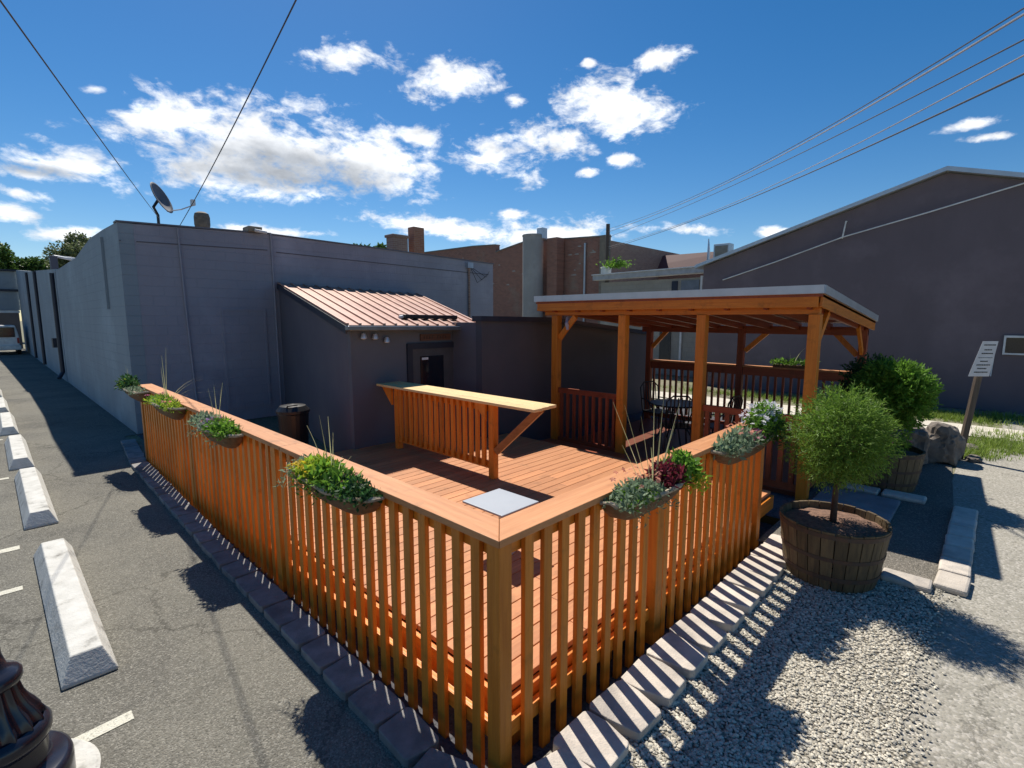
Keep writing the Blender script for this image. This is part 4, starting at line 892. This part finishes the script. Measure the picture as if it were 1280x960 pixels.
MB().box(30.3, 36, 10.1, 18.5, 0, 5.4).build('wall', BRICK, rr_)
t = thing('rooftop_unit', 'weathered grey rooftop air unit beside the dark gable eave', 'air unit', (30, 10.9, 6)); MB().box(29.6, 30.3, 10.4, 11.35, 5.95, 6.82).build('casing', GALV, t, bev=.02)
MB().box(29.57, 29.598, 10.5, 11.25, 6.05, 6.7).build('grille', material('grille_tan', (.30, .27, .22), .7), t)
t = thing('roof_pipe', 'tapered grey vent pipe rising left of the rooftop air unit', 'vent pipe', (30, 11.7, 5.5)); MB().tube([(29.7, 11.68, 5.5), (29.7, 11.68, 6.4), (29.7, 11.72, 7.2)], [.11, .09, .03], 10).build('pipe', GALV, t)

# ------------------------------------------------------------------ brick building
bb = thing('brick_building', 'old brown brick building with a sloping parapet behind the charcoal wall', 'building', (24, 22, 0))
prof = [(15.3, 4.8), (15.35, 7.1), (19.9, 7.35), (21.9, 7.42), (24.6, 7.0), (24.62, 7.5), (27.0, 7.63), (33.0, 7.7)]
MB().prism([(24, 15.3, 0)]+[(24, y, z) for y, z in prof[1:]]+[(24, 33.0, 0)], (.4, 0, 0)).build('wall', BRICK, bb)
m = MB()
for (a, b) in (((15.3, 7.12), (19.9, 7.37)), ((19.91, 7.37), (21.9, 7.44)), ((21.91, 7.44), (24.6, 7.02)), ((24.62, 7.52), (27.0, 7.65)), ((27.01, 7.65), (33.0, 7.72))): m.beam((24.2, a[0], a[1]), (24.2, b[0], b[1]), .5, .08)
m.build('coping', material('old_coping', (.22, .2, .18), .9, nscale=4), bb)
MB().box(24.401, 40, 15.3, 15.7, 0, 6.9).build('side_wall', BRICKX, bb)
MB().box(23.75, 23.998, 15.05, 15.65, 0, 7.15).build('corner_pier', material('pier_tan', (.25, .21, .16), .9, nscale=4, bump=.5), bb)
MB().tube([(23.9, 16.8, 6.85), (23.9, 16.8, 2.0)], .07).build('drain_pipe', GALV, bb)
r = random.Random(14); m = MB()
for k in range(26):
    y = r.uniform(15.8, 30); z = r.uniform(4.4, 7.0); w0 = r.uniform(.1, .45); m.add([(23.985, y, z), (23.985, y+w0, z+.02), (23.985, y+w0*.9, z+.07), (23.985, y+.05, z+.09), (23.998, y, z), (23.998, y+w0, z+.02), (23.998, y+w0*.9, z+.07), (23.998, y+.05, z+.09)], [(0,1,2,3),(7,6,5,4),(0,4,5,1),(1,5,6,2),(2,6,7,3),(3,7,4,0)])
m.build('mortar_patches', material('lime_render', (.42, .40, .36), .9), bb)
st = thing('masonry_stack', 'tall round grey block silo stack standing against the brick building', 'stack', (23, 20.2, 0))
MB().lathe((22.9, 20.1, 0), [(.66, 0), (.66, 7.45), (.69, 7.46), (.69, 7.56), (0, 7.58)], 36).build('shaft', painted_block('stack_block', (.36, .345, .33), plane='yz', bump=.8)[0], st, smooth=False)
MB().box(22.9, 23.4, 19.35, 19.8, 7.3, 7.95).build('flue_cap', GALV, st, bev=.01)
MB().box(23.2, 23.9, 18.4, 19.2, 0, 7.3).build('buttress', BRICK, st)

# ------------------------------------------------------------------ utility pole and wires
up_ = thing('utility_pole', 'thin dark timber utility pole where the overhead wires meet', 'utility pole', (18.9, 11.95, 0))
MB().tube([(19.0, 11.95, 0), (18.97, 11.93, 4.3), (18.9, 11.9, 6.7)], [.12, .11, .09], 10).build('pole', wood('pole_wood', (.10, .07, .05), (.06, .04, .03), 'z'), up_)
MB().box(18.75, 19.05, 11.75, 12.15, 4.2, 4.75).build('bracket_box', WHITE, up_, bev=.02)
m = MB(); r = random.Random(3); leaves(m, r, lambda r: Vector((18.6+r.gauss(0, .15), 11.2+r.gauss(0, .3), 4.65+abs(r.gauss(0, .16)))), 700, .12, .05, .4)
t = thing('roof_plant', 'small green plant growing on the cornice by the utility pole', 'plant', (18.6, 11.2, 4.4)); m.build('foliage', LEAF, t)
def wire(a, b, c, rad, label, mat=BLACKM):
    a, b, c = Vector(a), Vector(b), Vector(c); pts = []
    for i in range(25):
        t = i/24*1.0; # quadratic through three points (b reached at tb)
        tb = (b-a).length/((b-a).length+(c-b).length)
        q = a*((t-tb)*(t-1)/(tb))+b*(t*(t-1)/(tb*(tb-1)))+c*(t*(t-tb)/(1-tb)); pts.append(q)
    e = (pts[-1]-pts[-2]); pts.append(pts[-1]+e*14)
    tag(MB().tube(pts, rad, 6).build('overhead_wire', mat), label, 'overhead wire', 'overhead wires')
WIREM = material('wire_grey', (.05, .05, .055), .5)
W2 = material('wire_pale', (.30, .30, .32), .5)
wire((18.9, 11.9, 6.46), (7.04, .72, 4.95), (3.36, -1.59, 4.40), .006, 'upper dark overhead wire crossing the sky at right, topmost', WIREM)
wire((18.9, 11.9, 6.34), (7.04, .72, 4.91), (3.36, -1.59, 4.36), .009, 'pale overhead wire running just under the topmost one', W2)
wire((18.9, 11.9, 6.10), (7.04, .71, 4.79), (3.36, -1.61, 4.20), .006, 'thin middle overhead wire between the two upper and two lower ones', WIREM)
wire((18.9, 11.9, 5.65), (7.05, .70, 4.52), (3.36, -1.62, 4.10), .006, 'pale overhead wire above the lowest one at right', W2)
wire((18.9, 11.9, 5.55), (7.05, .70, 4.45), (3.36, -1.63, 3.98), .008, 'lowest dark overhead wire at right', WIREM)
def wire2(a, b, label, sag=.05, rad=.007, ext=3):
    a, b = Vector(a), Vector(b); pts = [a.lerp(b, i/20)-Vector((0, 0, sag*4*(i/20)*(1-i/20))) for i in range(21)]; pts.append(pts[-1]+(b-a).normalized()*ext)
    tag(MB().tube(pts, rad, 6).build('overhead_wire', WIREM), label, 'overhead wire', 'overhead wires')
wire2((1.25, 11.95, 4.55), (-1.42, 2.33, 4.03), 'thin wire from the satellite dish to the upper left corner of the sky', .02, .005)
wire2((1.42, 11.2, 4.25), (.45, 2.88, 5.03), 'thick wire from the roof edge up across the big cloud', .06, .0065)
t = thing('roof_anchor', 'small metal anchor plate on the parapet holding the thick wire', 'anchor', (1.35, 11.0, 4.25)); MB().box(1.25, 1.55, 10.95, 11.05, 4.24, 4.28).build('plate', BLACKM, t)

# ------------------------------------------------------------------ far left: alley end building, van, trees
fb = thing('alley_end_building', 'grey garage with an open bay closing the far end of the alley', 'building', (-2, 51, 0))
m = MB(); m.prism([(-3.6, 50.6, 2.95), (.30, 50.6, 2.95), (.30, 50.6, 5.75), (-9, 50.6, 5.55), (-9, 50.6, 0), (-3.6, 50.6, 0)], (0, .4, 0)); m.build('wall', SLATE_L, fb)
MB().box(-9, .30, 50.45, 50.598, 4.3, 4.45).build('band', NAVY, fb)
MB().box(-9, .30, 50.3, 51.0, 5.76, 5.86).build('coping', NAVY, fb)
MB().box(-3.6, .30, 53.5, 53.7, 0, 3.6).build('bay_back', CHAR2, fb)
MB().box(-3.5, .25, 50.5, 50.59, 2.75, 2.92).build('shutter_box', WHITE, fb)
vn = thing('white_van', 'small white van with raised tailgate at the end of the alley', 'van', (-.9, 44.3, 0))
VW = material('van_white', (.78, .78, .76), .3)
m = MB(); m.prism([(-1.55, 44.3, .35), (-1.55, 44.3, 1.15), (-1.42, 44.3, 1.9), (-.28, 44.3, 1.9), (-.15, 44.3, 1.15), (-.15, 44.3, .35)], (0, 4.2, 0)); m.build('body', VW, vn, bev=.06)
MB().box(-1.36, -.34, 44.27, 44.298, 1.15, 1.78).build('rear_window', GLASSD, vn)
MB().box(-1.6, -.10, 44.12, 44.29, .32, .62).build('bumper', VW, vn, bev=.04)
for x in (-1.5, -.24):
    MB().box(x-.03, x+.07, 44.26, 44.297, .75, 1.1).build('tail_light', material('tail_red', (.4, .03, .02), .3), vn)
    w_ = MB().tube([(x-.07, 45.0, .33), (x+.13, 45.0, .33)], .32, 20).build('wheel', BLACKM, vn)
    w_ = MB().tube([(x-.07, 47.6, .33), (x+.13, 47.6, .33)], .32, 20).build('wheel', BLACKM, vn)
def tree(name, label, base, h, r_, seed, mat, n=15000, ls=.34):
    t = thing(name, label, 'tree', base); r = random.Random(seed); b = Vector(base)
    m = MB(); m.tube([b, b+Vector((.1, 0, h*.35)), b+Vector((0, .1, h*.7))], [r_*.09, r_*.07, r_*.03], 8)
    lobes = []
    for k in range(13):
        a = r.uniform(0, 6.3); q = r_*r.uniform(.15, .72); c = b+Vector((cos(a)*q, sin(a)*q, h*r.uniform(.45, .86))); lobes.append((c, r_*r.uniform(.28, .46)))
        m.tube([b+Vector((0, 0, h*.35)), (b+Vector((0, 0, h*.4))).lerp(c, .6), c], [r_*.035, r_*.02, r_*.008], 6)
    m.build('trunk', BARK, t)
    def pos(r):
        c, q = r.choice(lobes); d = Vector((r.gauss(0, 1), r.gauss(0, 1), r.gauss(0, 1)*.8)).normalized(); return c+d*q*(r.random()**.3)
    leaves(MB(), r, pos, 0, 1, 1)
    m = MB(); leaves(m, r, pos, n, ls, ls*.6, .2); m.build('crown', mat, t)
tree('broadleaf_tree', 'dense dark green tree behind the alley garage, leftmost', (-1.5, 68, 0), 10.2, 3.0, 1, TREEF)
tree('broadleaf_tree', 'green tree in the gap beside the leftmost tree', (1.6, 70, 0), 9.9, 2.4, 2, TREEF)
tree('broadleaf_tree', 'pale olive feathery tree showing above the alley wall', (4.9, 58, 0), 10.6, 2.5, 3, TREEF2, 12000, .26)
tree('broadleaf_tree', 'tree whose top just clears the grey roof line, left part', (20.3, 37.6, 0), 9.4, 1.7, 4, TREEF)
tree('broadleaf_tree', 'tree whose top just clears the grey roof line, right part', (22.3, 36.4, 0), 9.2, 1.5, 5, TREEF)
t = thing('roof_duct', 'white pipe loop on the alley roof in front of the olive tree', 'duct', (2, 34, 5))
MB().tube([(1.2, 34, 4.6), (1.2, 34, 5.55), (1.9, 34.4, 5.5), (2.6, 34.6, 5.4), (2.65, 34.6, 5.1), (1.6, 34.2, 5.0)], .10, 8).build('pipe', WHITE, t)
MB().box(1.0, 1.3, 33.8, 34.2, 4.5, 5.55).build('housing', CHAR, t, bev=.02)
t = thing('distant_mast', 'slender street lamp mast far away at the left edge', 'mast', (-.1, 60, 0)); MB().tube([(-.7, 60, 0), (-.7, 60, 10.4)], .06, 6).build('pole', GALV, t)
MB().box(-1.0, -.45, 59.9, 60.1, 10.4, 10.55).build('lamp_head', GALV, t)
